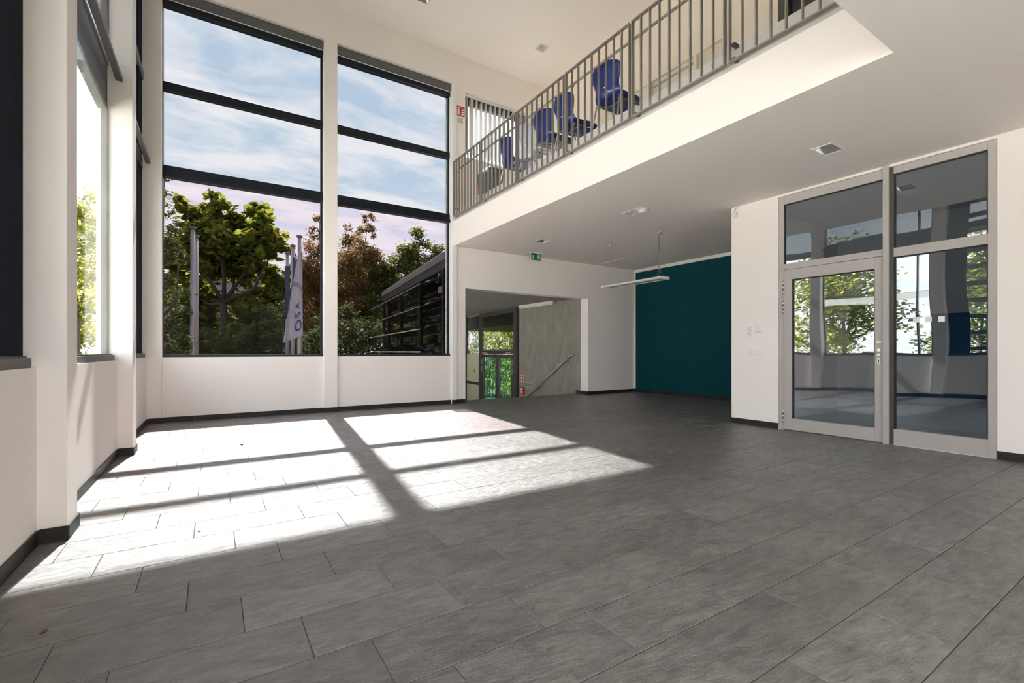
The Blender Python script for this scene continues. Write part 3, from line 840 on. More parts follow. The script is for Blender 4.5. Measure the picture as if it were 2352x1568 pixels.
# ------------------------------------------------------------------ shell chairs on the balcony
def make_chair(shell_m):
    root = thing('shell_chair', 'x', 'chair')
    prof = [(0.225, 0.415, 0.19), (0.215, 0.440, 0.215), (0.12, 0.452, 0.232), (0.0, 0.440, 0.235), (-0.10, 0.437, 0.228), (-0.165, 0.452, 0.212),
            (-0.205, 0.495, 0.196), (-0.222, 0.55, 0.186), (-0.232, 0.61, 0.188), (-0.24, 0.67, 0.205), (-0.252, 0.73, 0.228), (-0.268, 0.79, 0.236),
            (-0.285, 0.835, 0.215), (-0.297, 0.862, 0.160)]
    nu = 9
    g = G()
    rows_ = []
    for i, (x, z, hw) in enumerate(prof):
        back = min(1.0, max(0.0, (i - 4) / 4))
        row = []
        for k in range(nu):
            u = -1 + 2 * k / (nu - 1)
            row.append(g.b.verts.new((x + back * 0.055 * u * u, u * hw, z + (1 - back) * 0.022 * u * u - (0.02 * u * u if i > 11 else 0))))
        rows_.append(row)
    for i in range(len(rows_) - 1):
        for k in range(nu - 1):
            f = g.b.faces.new((rows_[i][k], rows_[i][k + 1], rows_[i + 1][k + 1], rows_[i + 1][k])); f.smooth = True
    me = g.mesh('shell', shell_m, True)
    sh = put('shell', me, root)
    md = sh.modifiers.new('thickness', 'SOLIDIFY'); md.thickness = 0.008; md.offset = 0
    ss = sh.modifiers.new('smooth', 'SUBSURF'); ss.levels = 1; ss.render_levels = 1
    for sx, sy in ((1, 1), (1, -1), (-1, 1), (-1, -1)):
        G().tube([(sx * 0.10 - 0.02, sy * 0.15, 0.425), (sx * 0.15 - 0.02, sy * 0.175, 0.415), (sx * 0.225 - 0.02, sy * 0.215, 0.0)], 0.0105, 8).obj('leg', M['steel'], root)
    for sy in (1, -1):
        bx('seat_bearer', M['dgrey'], root, -0.13, 0.10, sy * 0.15 - 0.012, sy * 0.15 + 0.012, 0.418, 0.432)
    bx('cross_bar', M['dgrey'], root, -0.05, -0.02, -0.15, 0.15, 0.405, 0.42)
    bx('mould_plate', M['dgrey'], root, 0.03, 0.09, -0.05, 0.05, 0.424, 0.43)
    mark_ = G().box(-0.2315, -0.2285, -0.022, 0.022, 0.562, 0.574).obj('back_white_mark', M['plastic'], root)  # small white rectangle across the shell back
    return root
ch0 = make_chair(M['blue'])
spots = [(4.69, 4.60, 4, 'blue plastic shell chair nearest the camera on the balcony'),
         (4.70, 5.475, -3, 'second blue plastic shell chair along the balcony railing'),
         (4.71, 6.035, 3, 'blue plastic shell chair beside the pale grey one'),
         (4.72, 7.14, -4, 'blue plastic shell chair next to the dark waste bin')]
for i, (x, y, a, lab) in enumerate(spots):
    o = ch0 if i == 0 else copy_tree(ch0)
    o.location = (x, y, ZU); o.rotation_euler = (0, 0, R(a)); o.scale = (1.10, 1.12, 1.04)
    tag(o, lab, 'chair', 'shell chairs behind the balcony railing')
chp = make_chair(M['pale'])
chp.location = (4.78, 6.595, ZU); chp.rotation_euler = (0, 0, R(-2)); chp.scale = (1.10, 1.12, 1.04)
tag(chp, 'pale grey plastic shell chair between blue chairs on the balcony', 'chair', 'shell chairs behind the balcony railing')

# waste bin
wb_ = thing('waste_bin', 'dark grey plastic waste bin at the balcony end', 'bin', (4.66, 8.02, ZU))
def rrect(w, d, r, n=5):
    pts = []
    for cx_, cy_, a0 in ((w - r, d - r, 0), (-w + r, d - r, 90), (-w + r, -d + r, 180), (w - r, -d + r, 270)):
        for i in range(n + 1):
            a = R(a0 + 90 * i / n); pts.append((cx_ + r * math.cos(a), cy_ + r * math.sin(a)))
    return pts
def loft(sections, m, name, parent, cap=True):
    g = G(); rings = []
    for (w, d, r, z) in sections:
        rings.append([g.b.verts.new((x, y, z)) for x, y in rrect(w, d, r)])
    n = len(rings[0])
    for a, b in zip(rings, rings[1:]):
        for i in range(n):
            g.b.faces.new((a[i], a[(i + 1) % n], b[(i + 1) % n], b[i]))
    g.b.faces.new(rings[0][::-1])
    if cap: g.b.faces.new(rings[-1])
    return g.obj(name, m, parent)
loft([(0.14, 0.22, 0.05, 0.0), (0.165, 0.27, 0.06, 0.50)], M['bin'], 'bin_body', wb_)
loft([(0.18, 0.29, 0.065, 0.50), (0.185, 0.295, 0.07, 0.54), (0.17, 0.28, 0.07, 0.60), (0.12, 0.20, 0.06, 0.66), (0.11, 0.19, 0.05, 0.665)], M['bin'], 'bin_lid', wb_)
for sy in (-1, 1):
    G().tube([(-0.10, sy * 0.27, 0.44), (-0.12, sy * 0.31, 0.42), (0.12, sy * 0.31, 0.42), (0.10, sy * 0.27, 0.44)], 0.012, 8).obj('bin_handle', M['bin'], wb_)
bx('bin_sticker', M['red'], wb_, -0.171, -0.163, 0.13, 0.19, 0.18, 0.40)

# ------------------------------------------------------------------ ceiling lamps
def recessed(label, x0, x1, y0, y1, z, split=False):
    t = thing('recessed_ceiling_light', label, 'ceiling light', ((x0 + x1) / 2, (y0 + y1) / 2, z), group='recessed ceiling lights')
    a, b = (x1 - x0) / 2, (y1 - y0) / 2
    g = G().box(-a - 0.012, a + 0.012, b - 0.012, b + 0.012, -0.005, 0.003).box(-a - 0.012, a + 0.012, -b - 0.012, -b + 0.012, -0.005, 0.003)
    g.box(-a - 0.012, -a + 0.012, -b + 0.012, b - 0.012, -0.005, 0.003).box(a - 0.012, a + 0.012, -b + 0.012, b - 0.012, -0.005, 0.003)
    g.obj('trim_frame', M['plastic'], t)
    g = G()
    y_lo = -b + 0.012
    if split: y_lo = 0.0
    q = [(-a + 0.012, y_lo), (a - 0.012, y_lo), (a - 0.012, b - 0.012), (-a + 0.012, b - 0.012)]
    cy_ = (y_lo + b - 0.012) / 2
    lo = [g.b.verts.new((x, y, 0.0)) for x, y in q]
    hi = [g.b.verts.new((x * 0.45, cy_ + (y - cy_) * 0.5, 0.075)) for x, y in q]
    for i in range(4):
        g.b.faces.new((lo[i], lo[(i + 1) % 4], hi[(i + 1) % 4], hi[i]))
    g.b.faces.new(hi)
    g.obj('reflector', M['reflector'], t)
    G().cyl((-a * 0.4, cy_, 0.055), (a * 0.4, cy_, 0.055), 0.012, n=10).obj('lamp_tube', M['plastic'], t)
    if split:
        bx('blank_plate', M['plastic2'], t, -a + 0.012, a - 0.012, -b + 0.012, 0.0, -0.002, 0.002)
        g = G().cyl((0, -b / 2, -0.002), (0, -b / 2, -0.03), 0.075, 0.07, 20).cyl((0, -b / 2, -0.03), (0, -b / 2, -0.05), 0.055, 0.035, 20)
        g.obj('smoke_detector', M['plastic'], t)
    return t
H_low = [(5.49, 5.78, 2.30, 2.50), (5.50, 5.72, 4.86, 5.28), (5.41, 5.65, 7.32, 7.55)]
H_up = [(5.57, 5.79, 7.55, 7.77), (3.0, 3.24, 7.57, 7.80)]
o = bpy.data.objects['ceiling_lower']; bpy.data.meshes.remove(o.data)
g = slab_holes(XF, XT + 0.2, -4, 8.79, ZS, ZF, H_low, 0.12, None, '')
g.box(XL, XF, -4, Y1, ZS, ZF)
o = g.obj('ceiling_lower', M['ceil'])
tag(o, 'white soffit and fascia under the balcony', 'ceiling', kind='structure')
o = bpy.data.objects['ceiling_upper']; bpy.data.meshes.remove(o.data)
o = slab_holes(-1.15, XD + 0.2, -4, 9.10, ZC, 7.6, H_up, 0.12, None, '').obj('ceiling_upper', M['ceil'])
tag(o, 'high white ceiling over the hall', 'ceiling', kind='structure')
recessed('recessed ceiling light in the soffit above the glass door', *H_low[0], ZS)
recessed('recessed ceiling light with a round smoke detector beside it', *H_low[1], ZS, True)
recessed('recessed ceiling light in the soffit near the green exit sign', *H_low[2], ZS)
recessed('recessed square light in the high ceiling near the blinds', *H_up[0], ZC)
recessed('recessed square light in the high ceiling above the tall window', *H_up[1], ZC)
tag(bx('access_panel', M['ceil'], None, 8.15, 9.0, 7.72, 8.60, ZS - 0.006, ZS - 0.0005, 0.002), 'flat square access panel in the soffit by the teal wall', 'panel')

# pendant louvre lamp
pl = thing('pendant_lamp', 'long silver pendant office lamp hung from two wires before the teal wall', 'lamp', (6.9, 6.33, 2.40))
g = G().prism([(-0.135, 0.012), (-0.135, 0.03), (-0.10, 0.05), (0.10, 0.05), (0.135, 0.03), (0.135, 0.012), (0.115, 0.0), (0.075, 0.0), (0.075, 0.03), (-0.075, 0.03), (-0.075, 0.0), (-0.115, 0.0)], 'y', -0.73, 0.73)
g.obj('lamp_housing', M['plastic2'], pl)
for sy in (-1, 1):
    bx('end_cap', M['plastic2'], pl, -0.137, 0.137, sy * 0.73 - 0.012, sy * 0.73 + 0.012, 0.0, 0.052, 0.003)
lv = G().box(-0.07, 0.07, -0.0015, 0.0015, 0.002, 0.028).mesh('louvre_fin', M['reflector'])
for i in range(24):
    put('louvre_fin', lv, pl, (0, -0.69 + i * 1.38 / 23, 0))
bx('reflector_plate', M['reflector'], pl, -0.07, 0.07, -0.71, 0.71, 0.0285, 0.030)
for yy in (-0.63, 0.62):
    G().cyl((0, yy, ZS - 2.40), (0, yy, ZS - 2.40 - 0.03), 0.045, 0.042, 18).cyl((0, yy, ZS - 2.43), (0, yy, ZS - 2.445), 0.03, 0.012, 14).obj('ceiling_cup', M['steel'], pl)
    w_ = G().tube([(0, yy, ZS - 2.44), (0, yy, 0.20)], 0.0014, 5)
    w_.tube([(0, yy, 0.20), (0, yy - 0.09, 0.05)], 0.0014, 5).tube([(0, yy, 0.20), (0, yy + 0.09, 0.05)], 0.0014, 5)
    w_.cyl((0, yy, 0.185), (0, yy, 0.215), 0.006, n=8)
    w_.obj('suspension_wire', M['steel'], pl)
G().tube([(0, -0.625, ZS - 2.44)] + [(0.004 * math.sin(i * 1.9), -0.62 + 0.010 * math.sin(i * 1.3), 0.83 - i * 0.085) for i in range(8)] + [(0, -0.63, 0.05)], 0.004, 6).obj('power_cable', M['dgrey'], pl)

# ------------------------------------------------------------------ signs
es = thing('exit_sign', 'green emergency exit sign with arrow hanging from the soffit', 'sign', (6.06, 8.40, 3.12))
bx('mount_plate', M['plastic'], es, -0.16, 0.16, -0.035, 0.035, 0.150, 0.1645)
bx('sign_panel', M['green'], es, -0.125, 0.125, -0.006, 0.006, 0.0, 0.150, 0.001)
G().prism([(-0.093, 0.11), (-0.077, 0.11), (-0.077, 0.06), (-0.055, 0.06), (-0.085, 0.022), (-0.115, 0.06), (-0.093, 0.06)], 'y', -0.0078, -0.006).obj('arrow_mark', M['plastic'], es)
g = G().prism([(0.025, 0.02), (0.100, 0.02), (0.100, 0.13), (0.025, 0.13), (0.025, 0.122), (0.092, 0.122), (0.092, 0.028), (0.025, 0.028)], 'y', -0.0078, -0.006)
g.obj('doorway_mark', M['plastic'], es)
g = G().cyl((0.050, -0.0079, 0.105), (0.050, -0.006, 0.105), 0.010, n=12)
g.prism([(0.040, 0.092), (0.062, 0.090), (0.080, 0.074), (0.075, 0.068), (0.060, 0.078), (0.056, 0.066), (0.072, 0.052), (0.068, 0.030), (0.058, 0.030), (0.060, 0.050), (0.045, 0.060), (0.030, 0.038), (0.018, 0.038), (0.020, 0.046), (0.026, 0.048), (0.044, 0.076), (0.036, 0.078), (0.030, 0.066), (0.022, 0.068)], 'y', -0.0079, -0.006)
g.obj('running_figure', M['plastic'], es)

fe = thing('fire_extinguisher_sign', 'red fire extinguisher sign high on the column wall', 'sign', (4.385, 8.79, 6.14))
bx('sign_plate', M['red'], fe, -0.095, 0.095, -0.004, 0.0, -0.105, 0.105)
G().prism([(-0.07, -0.085), (-0.025, -0.085), (-0.025, 0.02), (-0.035, 0.04), (-0.035, 0.055), (-0.01, 0.075), (-0.02, 0.085), (-0.045, 0.07), (-0.06, 0.085), (-0.07, 0.06), (-0.055, 0.055), (-0.055, 0.04), (-0.07, 0.02)], 'y', -0.0056, -0.004).obj('extinguisher_mark', M['plastic'], fe)
for q in range(3):
    zz = -0.07 + q * 0.048
    G().prism([(0.01, zz), (0.05, zz - 0.012), (0.08, zz + 0.01), (0.068, zz + 0.03), (0.052, zz + 0.014), (0.04, zz + 0.036), (0.028, zz + 0.012)], 'y', -0.0056, -0.004).obj('flame_mark', M['plastic'], fe)
gs = thing('hook_notice', 'small grey notice below the red extinguisher sign', 'sign', (4.38, 8.79, 5.95))
bx('notice_plate', M['blindcloth'], gs, -0.06, 0.06, -0.003, 0.0, -0.055, 0.055)
G().prism([(-0.02, -0.02), (0.02, -0.02), (0.0, 0.02)], 'y', -0.0044, -0.003).obj('notice_mark', M['slab'], gs)

# ------------------------------------------------------------------ switches and sockets on the door wall
ds = thing('data_socket', 'ivory double key switch on the white wall beside the door', 'switch', (XD, 3.89, 1.392))
bx('back_plate', M['plastic'], ds, -0.010, 0.0, -0.040, 0.040, -0.080, 0.080, 0.003)
for zz in (-0.037, 0.037):
    bx('insert', M['plastic2'], ds, -0.014, -0.009, -0.030, 0.030, zz - 0.030, zz + 0.030, 0.003)
    G().cyl((-0.020, 0, zz), (-0.013, 0, zz), 0.022, n=18).obj('rotary_disc', M['plastic'], ds)
    bx('key_slot', M['slab'], ds, -0.024, -0.019, -0.004, 0.004, zz - 0.018, zz + 0.018)
th = thing('thermostat', 'square ivory room thermostat with a dial', 'thermostat', (XD, 3.75, 1.42))
bx('body', M['plastic'], th, -0.032, 0.0, -0.043, 0.043, -0.045, 0.045, 0.006)
G().cyl((-0.040, 0.006, -0.006), (-0.031, 0.006, -0.006), 0.021, n=20).obj('dial', M['plastic2'], th)
bx('slot', M['slab'], th, -0.0335, -0.0315, -0.025, 0.025, 0.028, 0.032)
so = thing('triple_socket', 'ivory triple power socket plate low on the white wall', 'socket', (XD, 3.812, 1.07))
bx('back_plate', M['plastic'], so, -0.010, 0.0, -0.114, 0.114, -0.045, 0.045, 0.003)
for yy in (-0.073, 0.0, 0.073):
    G().cyl((-0.016, yy, 0), (-0.009, yy, 0), 0.029, 0.031, 20).obj('outlet', M['plastic2'], so)
    G().cyl((-0.0175, yy, 0), (-0.0155, yy, 0), 0.021, 0.021, 18).obj('outlet_well', M['plastic'], so)
sn = thing('cable_box', 'small white junction box with a loose cable near the soffit', 'box', (XD, 4.115, 3.165))
bx('box_body', M['plastic2'], sn, -0.035, 0.0, -0.03, 0.03, -0.038, 0.038, 0.004)
bx('box_cover', M['slab'], sn, -0.037, -0.002, -0.034, -0.028, -0.03, 0.03)
G().tube([(-0.02, 0.0, 0.037), (-0.022, 0.0, 0.06), (-0.02, -0.012, 0.085), (-0.012, -0.03, 0.098), (0.0, -0.045, 0.10)], 0.004, 6).obj('loose_cable', M['dgrey'], sn)

# dried bits on the floor
for (x, y, r_, lab) in ((-0.558, 2.488, 0.009, 'tiny dry brown seed on the tile near the window wall'), (1.143, 1.606, 0.008, 'tiny dead insect on the dark foreground tile'),
                   (0.279, 6.223, 0.016, 'small dark speck of litter on the sunlit tiles'), (-0.073, 3.373, 0.006, 'tiny crumb at the edge of the sunlit tiles')):
    g = G()
    for q in range(3):
        g.sphere(((q - 1) * r_ * 0.7, random.uniform(-1, 1) * r_ * 0.2, r_ * 0.55), r_ * (0.75 if q != 1 else 1.0), 8, 6, (1, 0.8, 0.55))
    tag(g.obj('floor_crumb', M['seed'], None, (x, y, 0.0), (0, 0, random.uniform(0, 6)), True), lab, 'crumb', 'crumbs on the floor')

# ------------------------------------------------------------------ outside: annexe, ground, flagpoles, trees, house
tag(G().box(-32.0, -5.6, -24, 24.0, -1.5, -1.18).box(-5.6, -1.16, -24, -4.25, -1.5, -1.18).box(-1.16, 12, -16, -4.25, -1.5, -1.18).box(-1.16, 4.3, 9.12, 17.0, -1.5, -1.18).obj('bounce_paving', M['paving']), 'unseen pale forecourt paving added to bounce sunlight indoors', 'paving', kind='structure')  # added out of view, pale to throw sunlight up onto the soffit
tag(G().box(-70, 90, 9.2, 130, -1.6, -1.2).box(-70, -1.2, -40, 9.2, -1.6, -1.2).box(-1.2, 90, -60, -4.3, -1.6, -1.2).obj('ground_outside', M['ground']), 'lawn outside the windows', 'ground', kind='structure')

an = thing('annexe', 'dark glazed annexe with grey coping and louvres outside the window', 'annexe', (A0[0], A0[1], -1.2), RH)
def ap(nm, m, x0, x1, k0, k1, z0, z1, bev=0.0):
    return bx(nm, M[m], an, x0, x1, k0, k1, z0 + 1.2, z1 + 1.2, bev)
ap('coping', 'coping', -0.05, 3.3, -0.05, 8.08, 3.17, 3.35, 0.01)
ap('roof_beam', 'extdark', -0.02, 0.12, -0.40, 8.05, 2.98, 3.17)
ap('base_beam', 'extdark', -0.02, 0.12, -0.40, 8.05, -1.2, -0.9)
ap('end_pane', 'g_annex', 0.12, 3.3, 7.98, 8.0, -0.9, 3.0)
ap('end_beam', 'extdark', 0.0, 3.4, 7.95, 8.05, 3.0, 3.17)
ap('corner_post', 'navy', -0.06, 0.16, -0.44, -0.10, -1.2, 3.17)
mk = [0.17, 2.43, 4.88, 7.02, 7.98]
for q in mk:
    ap('mullion', 'extdark', -0.03, 0.10, q - 0.05, q + 0.05, -0.9, 2.98)
for a, b in zip([-0.10] + mk, mk):
    ap('annexe_pane', 'g_annex', 0.02, 0.028, a + 0.05, b - 0.05, -0.9, 2.98)
for zz in (1.07, 1.59, 2.11, 2.62):
    g = G().prism([(-0.50, zz + 1.2), (-0.04, zz + 1.2 + 0.20), (-0.04, zz + 1.2 + 0.218), (-0.50, zz + 1.2 + 0.018)], 'y', 0.30, 7.85)
    b_ = g.obj('louvre_blade', M['g_blade'], an)
    G().prism([(-0.53, zz + 1.188), (-0.495, zz + 1.2), (-0.495, zz + 1.224), (-0.53, zz + 1.212)], 'y', 0.30, 7.85).obj('blade_edge', M['bladeedge'], b_)
    for q in (0.17, 2.43, 4.88, 7.02):
        G().prism([(-0.48, zz + 1.19), (-0.03, zz + 1.2 + 0.17), (-0.03, zz + 1.2 + 0.20), (-0.48, zz + 1.2)], 'y', q + 0.14, q + 0.16).obj('blade_arm', M['extdark'], b_)

def flagpole(x, y, lab, top=5.29):
    t = thing('flagpole', lab, 'flagpole', (x, y, -1.2), group='flagpoles on the lawn')
    hh = top + 1.2
    G().cyl((0, 0, 0), (0, 0, hh), 0.095, 0.065, 14).obj('pole_shaft', M['pole'], t, smooth=False)
    G().cyl((0, 0, hh), (0, 0, hh + 0.06), 0.11, 0.10, 14).obj('pole_cap', M['dgrey'], t)
    G().cyl((0, 0, 0), (0, 0, 0.12), 0.18, 0.14, 14).obj('pole_foot', M['dgrey'], t)
    return t
flagpole(-0.60, 19.22, 'bare grey flagpole in front of the big green tree')
flagpole(-0.54, 20.60, 'bare grey flagpole half hidden behind the other bare one')
flagpole(2.68, 21.99, 'flagpole carrying the dark blue flag')
flagpole(2.68, 20.33, 'middle flagpole of the three with flags')
flagpole(2.67, 18.56, 'flagpole carrying the white flag with letters')

def flag_surface(px_, py_, ztop, zbot, w0, w1, amp, drop):
    dirx, diry = -0.86, 0.5
    def F(u, v):
        wd = w0 + (w1 - w0) * v
        z = ztop + (zbot - ztop) * v - drop * u * v
        off = amp * math.sin(u * 7 + v * 4) * (0.3 + 0.7 * u)
        return Vector((px_ + 0.09 + dirx * wd * u - 0.1 * off, py_ - 0.10 + diry * wd * u * 0.4 + off - 0.05 * v, z))
    return F
def flag(label, F, m, nu=16, nv=26):
    g = G()
    vs = [[g.b.verts.new(F(i / nu, j / nv)) for i in range(nu + 1)] for j in range(nv + 1)]
    for j in range(nv):
        for i in range(nu):
            g.b.faces.new((vs[j][i], vs[j][i + 1], vs[j + 1][i + 1], vs[j + 1][i]))
    o = g.obj('flag', m, None, smooth=True)
    md = o.modifiers.new('cloth', 'SOLIDIFY'); md.thickness = 0.006
    return tag(o, label, 'flag', 'flags hanging on the flagpoles')
FW = flag_surface(2.67, 18.56, 4.75, 1.66, 0.12, 0.78, 0.10, 0.28)
fw = flag('limp white flag with dark blue lettering', FW, M['flagw'])
fl2 = flag('narrow dark blue flag hanging straight down', flag_surface(2.68, 21.99, 4.75, 2.55, 0.20, 0.26, 0.05, 0.1), M['flagb'])
F3 = flag_surface(2.68, 20.33, 4.85, 1.75, 0.10, 0.30, 0.05, 0.1)
fl3 = flag('dark flag with a red hem hidden behind the white one', F3, M['flagb'])
g = G(); vv = [[g.b.verts.new(F3(i / 8, q) + Vector((0, -0.012, 0))) for i in range(9)] for q in (0.90, 0.95, 1.0)]
for q in range(2):
    for i in range(8):
        g.b.faces.new((vv[q][i], vv[q][i + 1], vv[q + 1][i + 1], vv[q + 1][i]))
g.obj('red_hem', M['flagr'], fl3)
def glyphs(txt, u0, v0, su, sv, ang):
    cu = bpy.data.curves.new('txt', 'FONT'); cu.body = txt; cu.size = 1.0; cu.align_x = 'CENTER'; cu.align_y = 'CENTER'; cu.resolution_u = 4
    to = bpy.data.objects.new('txt', cu); C.objects.link(to)
    bpy.context.view_layer.update()
    me = bpy.data.meshes.new_from_object(to.evaluated_get(bpy.context.evaluated_depsgraph_get()))
    bpy.data.objects.remove(to); bpy.data.curves.remove(cu)
    bm_ = bmesh.new(); bm_.from_mesh(me); bpy.data.meshes.remove(me)
    bmesh.ops.triangulate(bm_, faces=bm_.faces)
    bmesh.ops.subdivide_edges(bm_, edges=[e_ for e_ in bm_.edges if e_.calc_length() > 0.2], cuts=2, use_grid_fill=False)
    ca, sa = math.cos(ang), math.sin(ang)
    for v in bm_.verts:
        x, y = v.co.x, v.co.y
        x, y = x * ca - y * sa, x * sa + y * ca
        p = FW(u0 - x * su, v0 - y * sv)
        v.co = p + Vector((-0.02, -0.05, 0))
    me = bpy.data.meshes.new('lettering'); bm_.to_mesh(me); bm_.free()
    me.materials.append(M['ink'])
    o = put('lettering', me, fw)
    return o
glyphs('O', 0.22, 0.86, 0.52, 0.17, R(90))
glyphs('S', 0.30, 0.735, 0.50, 0.16, R(90))
glyphs('A', 0.34, 0.63, 0.40, 0.13, R(90))
glyphs('VOTTO', 0.45, 0.40, 0.30, 0.070, R(-25))

random.seed(5)
def leaves(name, clumps, dens, size, mats, parent, elong=1.6, droop=0.3, hexa=False, fill=0.75):
    vs, fs_, mi = [], [], []
    for (cx_, cy_, cz_, r_) in clumps:
        n_ = int(dens * r_ * r_ * r_ ** 0.3)
        sub = [Vector((random.gauss(0, 1), random.gauss(0, 1), random.gauss(0, 1))).normalized() * r_ * random.uniform(0.45, 1.0) for _ in range(max(6, int(14 * r_)))]
        for _ in range(n_):
            c = random.choice(sub)
            p = Vector((cx_, cy_, cz_)) + c * random.uniform(0.75, 1.05) + Vector((random.gauss(0, 1), random.gauss(0, 1), random.gauss(0, 0.8))) * r_ * 0.20
            s_ = size * random.uniform(0.65, 1.3)
            a = random.uniform(0, 2 * PI)
            d = Vector((math.cos(a), math.sin(a), -droop + random.gauss(0, 0.45))).normalized()
            nrm = Vector((random.gauss(0, 0.7), random.gauss(0, 0.7), 1)).normalized()
            sd = d.cross(nrm).normalized()
            i0 = len(vs)
            if hexa:
                L2, Wd = s_ * 0.5, s_ * 0.42
                q = [p - d * L2, p - d * L2 * 0.55 + sd * Wd, p + d * L2 * 0.15 + sd * Wd * 0.85, p + d * L2 * 1.2, p + d * L2 * 0.15 - sd * Wd * 0.85, p - d * L2 * 0.55 - sd * Wd]
            else:
                L2, Wd = s_ * 0.5, s_ * 0.5 / elong
                q = [p - d * L2, p + sd * Wd, p + d * L2, p - sd * Wd]
            vs.extend(q)
            fs_.append(tuple(range(i0, i0 + len(q))))
            mi.append(0 if random.random() < fill else 1)
    me = bpy.data.meshes.new(name)
    me.from_pydata([tuple(v) for v in vs], [], fs_)
    for m in mats: me.materials.append(m)
    me.polygons.foreach_set('material_index', mi if len(mats) > 1 else [0] * len(mi))
    o = put(name, me, parent)
    o['kind'] = 'stuff'
    return o
def tree(label, cat, base, fork, clumps, dens, size, mats, trunk_r=0.16, group='trees outside the windows', name='broadleaf_tree', **kw):
    t = thing(name, label, cat, base, group=group)
    inv = Vector(base)
    f = Vector(fork) - inv
    g = G().tube([(0, 0, 0), (f.x * 0.3 + 0.05, f.y * 0.3, f.z * 0.5), tuple(f)], [trunk_r, trunk_r * 0.8, trunk_r * 0.7], 9)
    g.obj('trunk', M['bark'], t)
    for k, (x, y, z, r_) in enumerate(clumps):
        if z < fork[2] + 0.3 or k % 2: continue
        e_ = Vector((x, y, z)) - inv
        md = (f + e_) / 2 + Vector((random.uniform(-0.3, 0.3), random.uniform(-0.3, 0.3), -0.15 * (e_ - f).length))
        G().tube([tuple(f), tuple(md), tuple(e_)], [trunk_r * 0.5, trunk_r * 0.3, trunk_r * 0.1], 6).obj('branch', M['bark'], t)
    o = leaves('foliage', [(x - base[0], y - base[1], z - base[2], r_) for x, y, z, r_ in clumps], dens, size, mats, t, **kw)
    return t
LM = {}
LM['cat1'] = leafmat('catalpa_leaf', (0.069, 0.099, 0.024), (0.197, 0.220, 0.050), 0.6, (1.3, 1.25, 0.7))
LM['cat2'] = leafmat('catalpa_leaf_yellow', (0.231, 0.220, 0.034), (0.370, 0.324, 0.069), 0.6)
LM['dark'] = leafmat('dark_hedge_leaf', (0.036, 0.050, 0.024), (0.143, 0.165, 0.072), 0.45)
LM['birch1'] = leafmat('birch_leaf_brown', (0.173, 0.103, 0.050), (0.370, 0.220, 0.103), 0.5)
LM['birch2'] = leafmat('birch_leaf_green', (0.115, 0.115, 0.046), (0.208, 0.197, 0.081), 0.5)
LM['mid'] = leafmat('mid_green_leaf', (0.065, 0.082, 0.030), (0.162, 0.184, 0.059), 0.5)
LM['lime'] = leafmat('lime_leaf', (0.103, 0.127, 0.028), (0.277, 0.277, 0.059), 0.65, (1.3, 1.2, 0.6))
LM['bamboo'] = leafmat('bamboo_leaf', (0.115, 0.184, 0.046), (0.324, 0.370, 0.081), 0.6)
CATALPA = [(-1.26, 29.42, 8.54, 0.59), (-0.71, 30.23, 8.32, 0.94), (0.14, 29.03, 8.62, 0.78), (0.99, 29.38, 8.37, 0.81), (2.0, 28.82, 8.59, 0.71), (2.04, 26.67, 7.21, 0.97), (2.62, 26.1, 6.4, 0.75), (1.43, 29.98, 7.12, 1.22), (0.18, 28.59, 6.92, 1.14), (-0.97, 29.22, 6.68, 1.04), (-1.7, 32.57, 5.99, 1.0), (-0.41, 29.76, 5.68, 1.17), (1.02, 30.24, 5.9, 1.22), (2.16, 28.15, 5.92, 0.84), (3.01, 28.23, 4.83, 0.86), (-1.71, 29.38, 4.15, 0.81), (-0.82, 30.64, 4.11, 1.1), (2.78, 29.24, 3.95, 1.13), (1.67, 28.64, 3.13, 1.08), (0.19, 30.41, 2.46, 1.21), (-1.02, 30.91, 2.45, 1.05), (1.3, 27.14, 1.57, 1.11), (-0.22, 30.73, 1.25, 1.21), (2.99, 28.06, 3.14, 0.62)]
BIRCH_A = [(5.52, 30.28, 9.29, 0.37), (5.35, 29.62, 8.06, 0.52), (5.42, 31.95, 7.44, 0.84), (4.8, 31.23, 6.15, 0.92), (5.71, 31.35, 5.98, 1.0), (4.72, 32.43, 4.92, 0.95), (5.59, 31.41, 4.32, 1.11), (4.97, 32.39, 2.97, 1.13), (5.67, 30.45, 2.62, 1.08)]
BIRCH_B = [(8.08, 28.89, 9.35, 0.35), (7.8, 28.06, 8.32, 0.47), (7.11, 29.89, 8.22, 0.65), (8.57, 28.8, 7.51, 0.6), (7.26, 27.41, 6.84, 0.86), (6.43, 28.05, 6.35, 0.87), (7.99, 27.29, 6.38, 0.62), (7.13, 29.96, 5.37, 1.04), (7.7, 28.1, 5.18, 0.94), (6.48, 29.41, 3.92, 0.96), (7.18, 28.05, 3.33, 0.88)]
GREEN = [(10.14, 25.56, 7.46, 0.56), (10.58, 24.99, 6.78, 0.5), (9.29, 25.73, 6.64, 0.65), (9.88, 25.91, 6.1, 0.87), (8.8, 26.59, 6.1, 0.66), (8.79, 27.36, 5.44, 0.78), (9.73, 26.23, 4.85, 1.03), (8.59, 27.55, 4.14, 0.94), (8.1, 27.68, 5.16, 0.62), (10.95, 26.19, 5.46, 0.68), (7.78, 27.45, 3.31, 0.77), (8.53, 25.77, 2.74, 0.99)]
LEFTDARK = [(-1.39, 19.33, 6.88, 0.18), (-1.32, 19.48, 5.91, 0.27), (-1.19, 19.29, 5.15, 0.38), (-1.38, 18.78, 4.3, 0.57), (-0.98, 18.8, 4.06, 0.37), (-1.22, 17.99, 3.09, 0.55), (-1.05, 19.07, 2.35, 0.5), (-1.32, 18.75, 1.61, 0.57), (-0.88, 17.92, 1.32, 0.47), (-1.82, 18.1, 5.87, 0.67), (-1.98, 19.7, 4.69, 0.88), (-2.13, 20.05, 2.97, 1.04)]
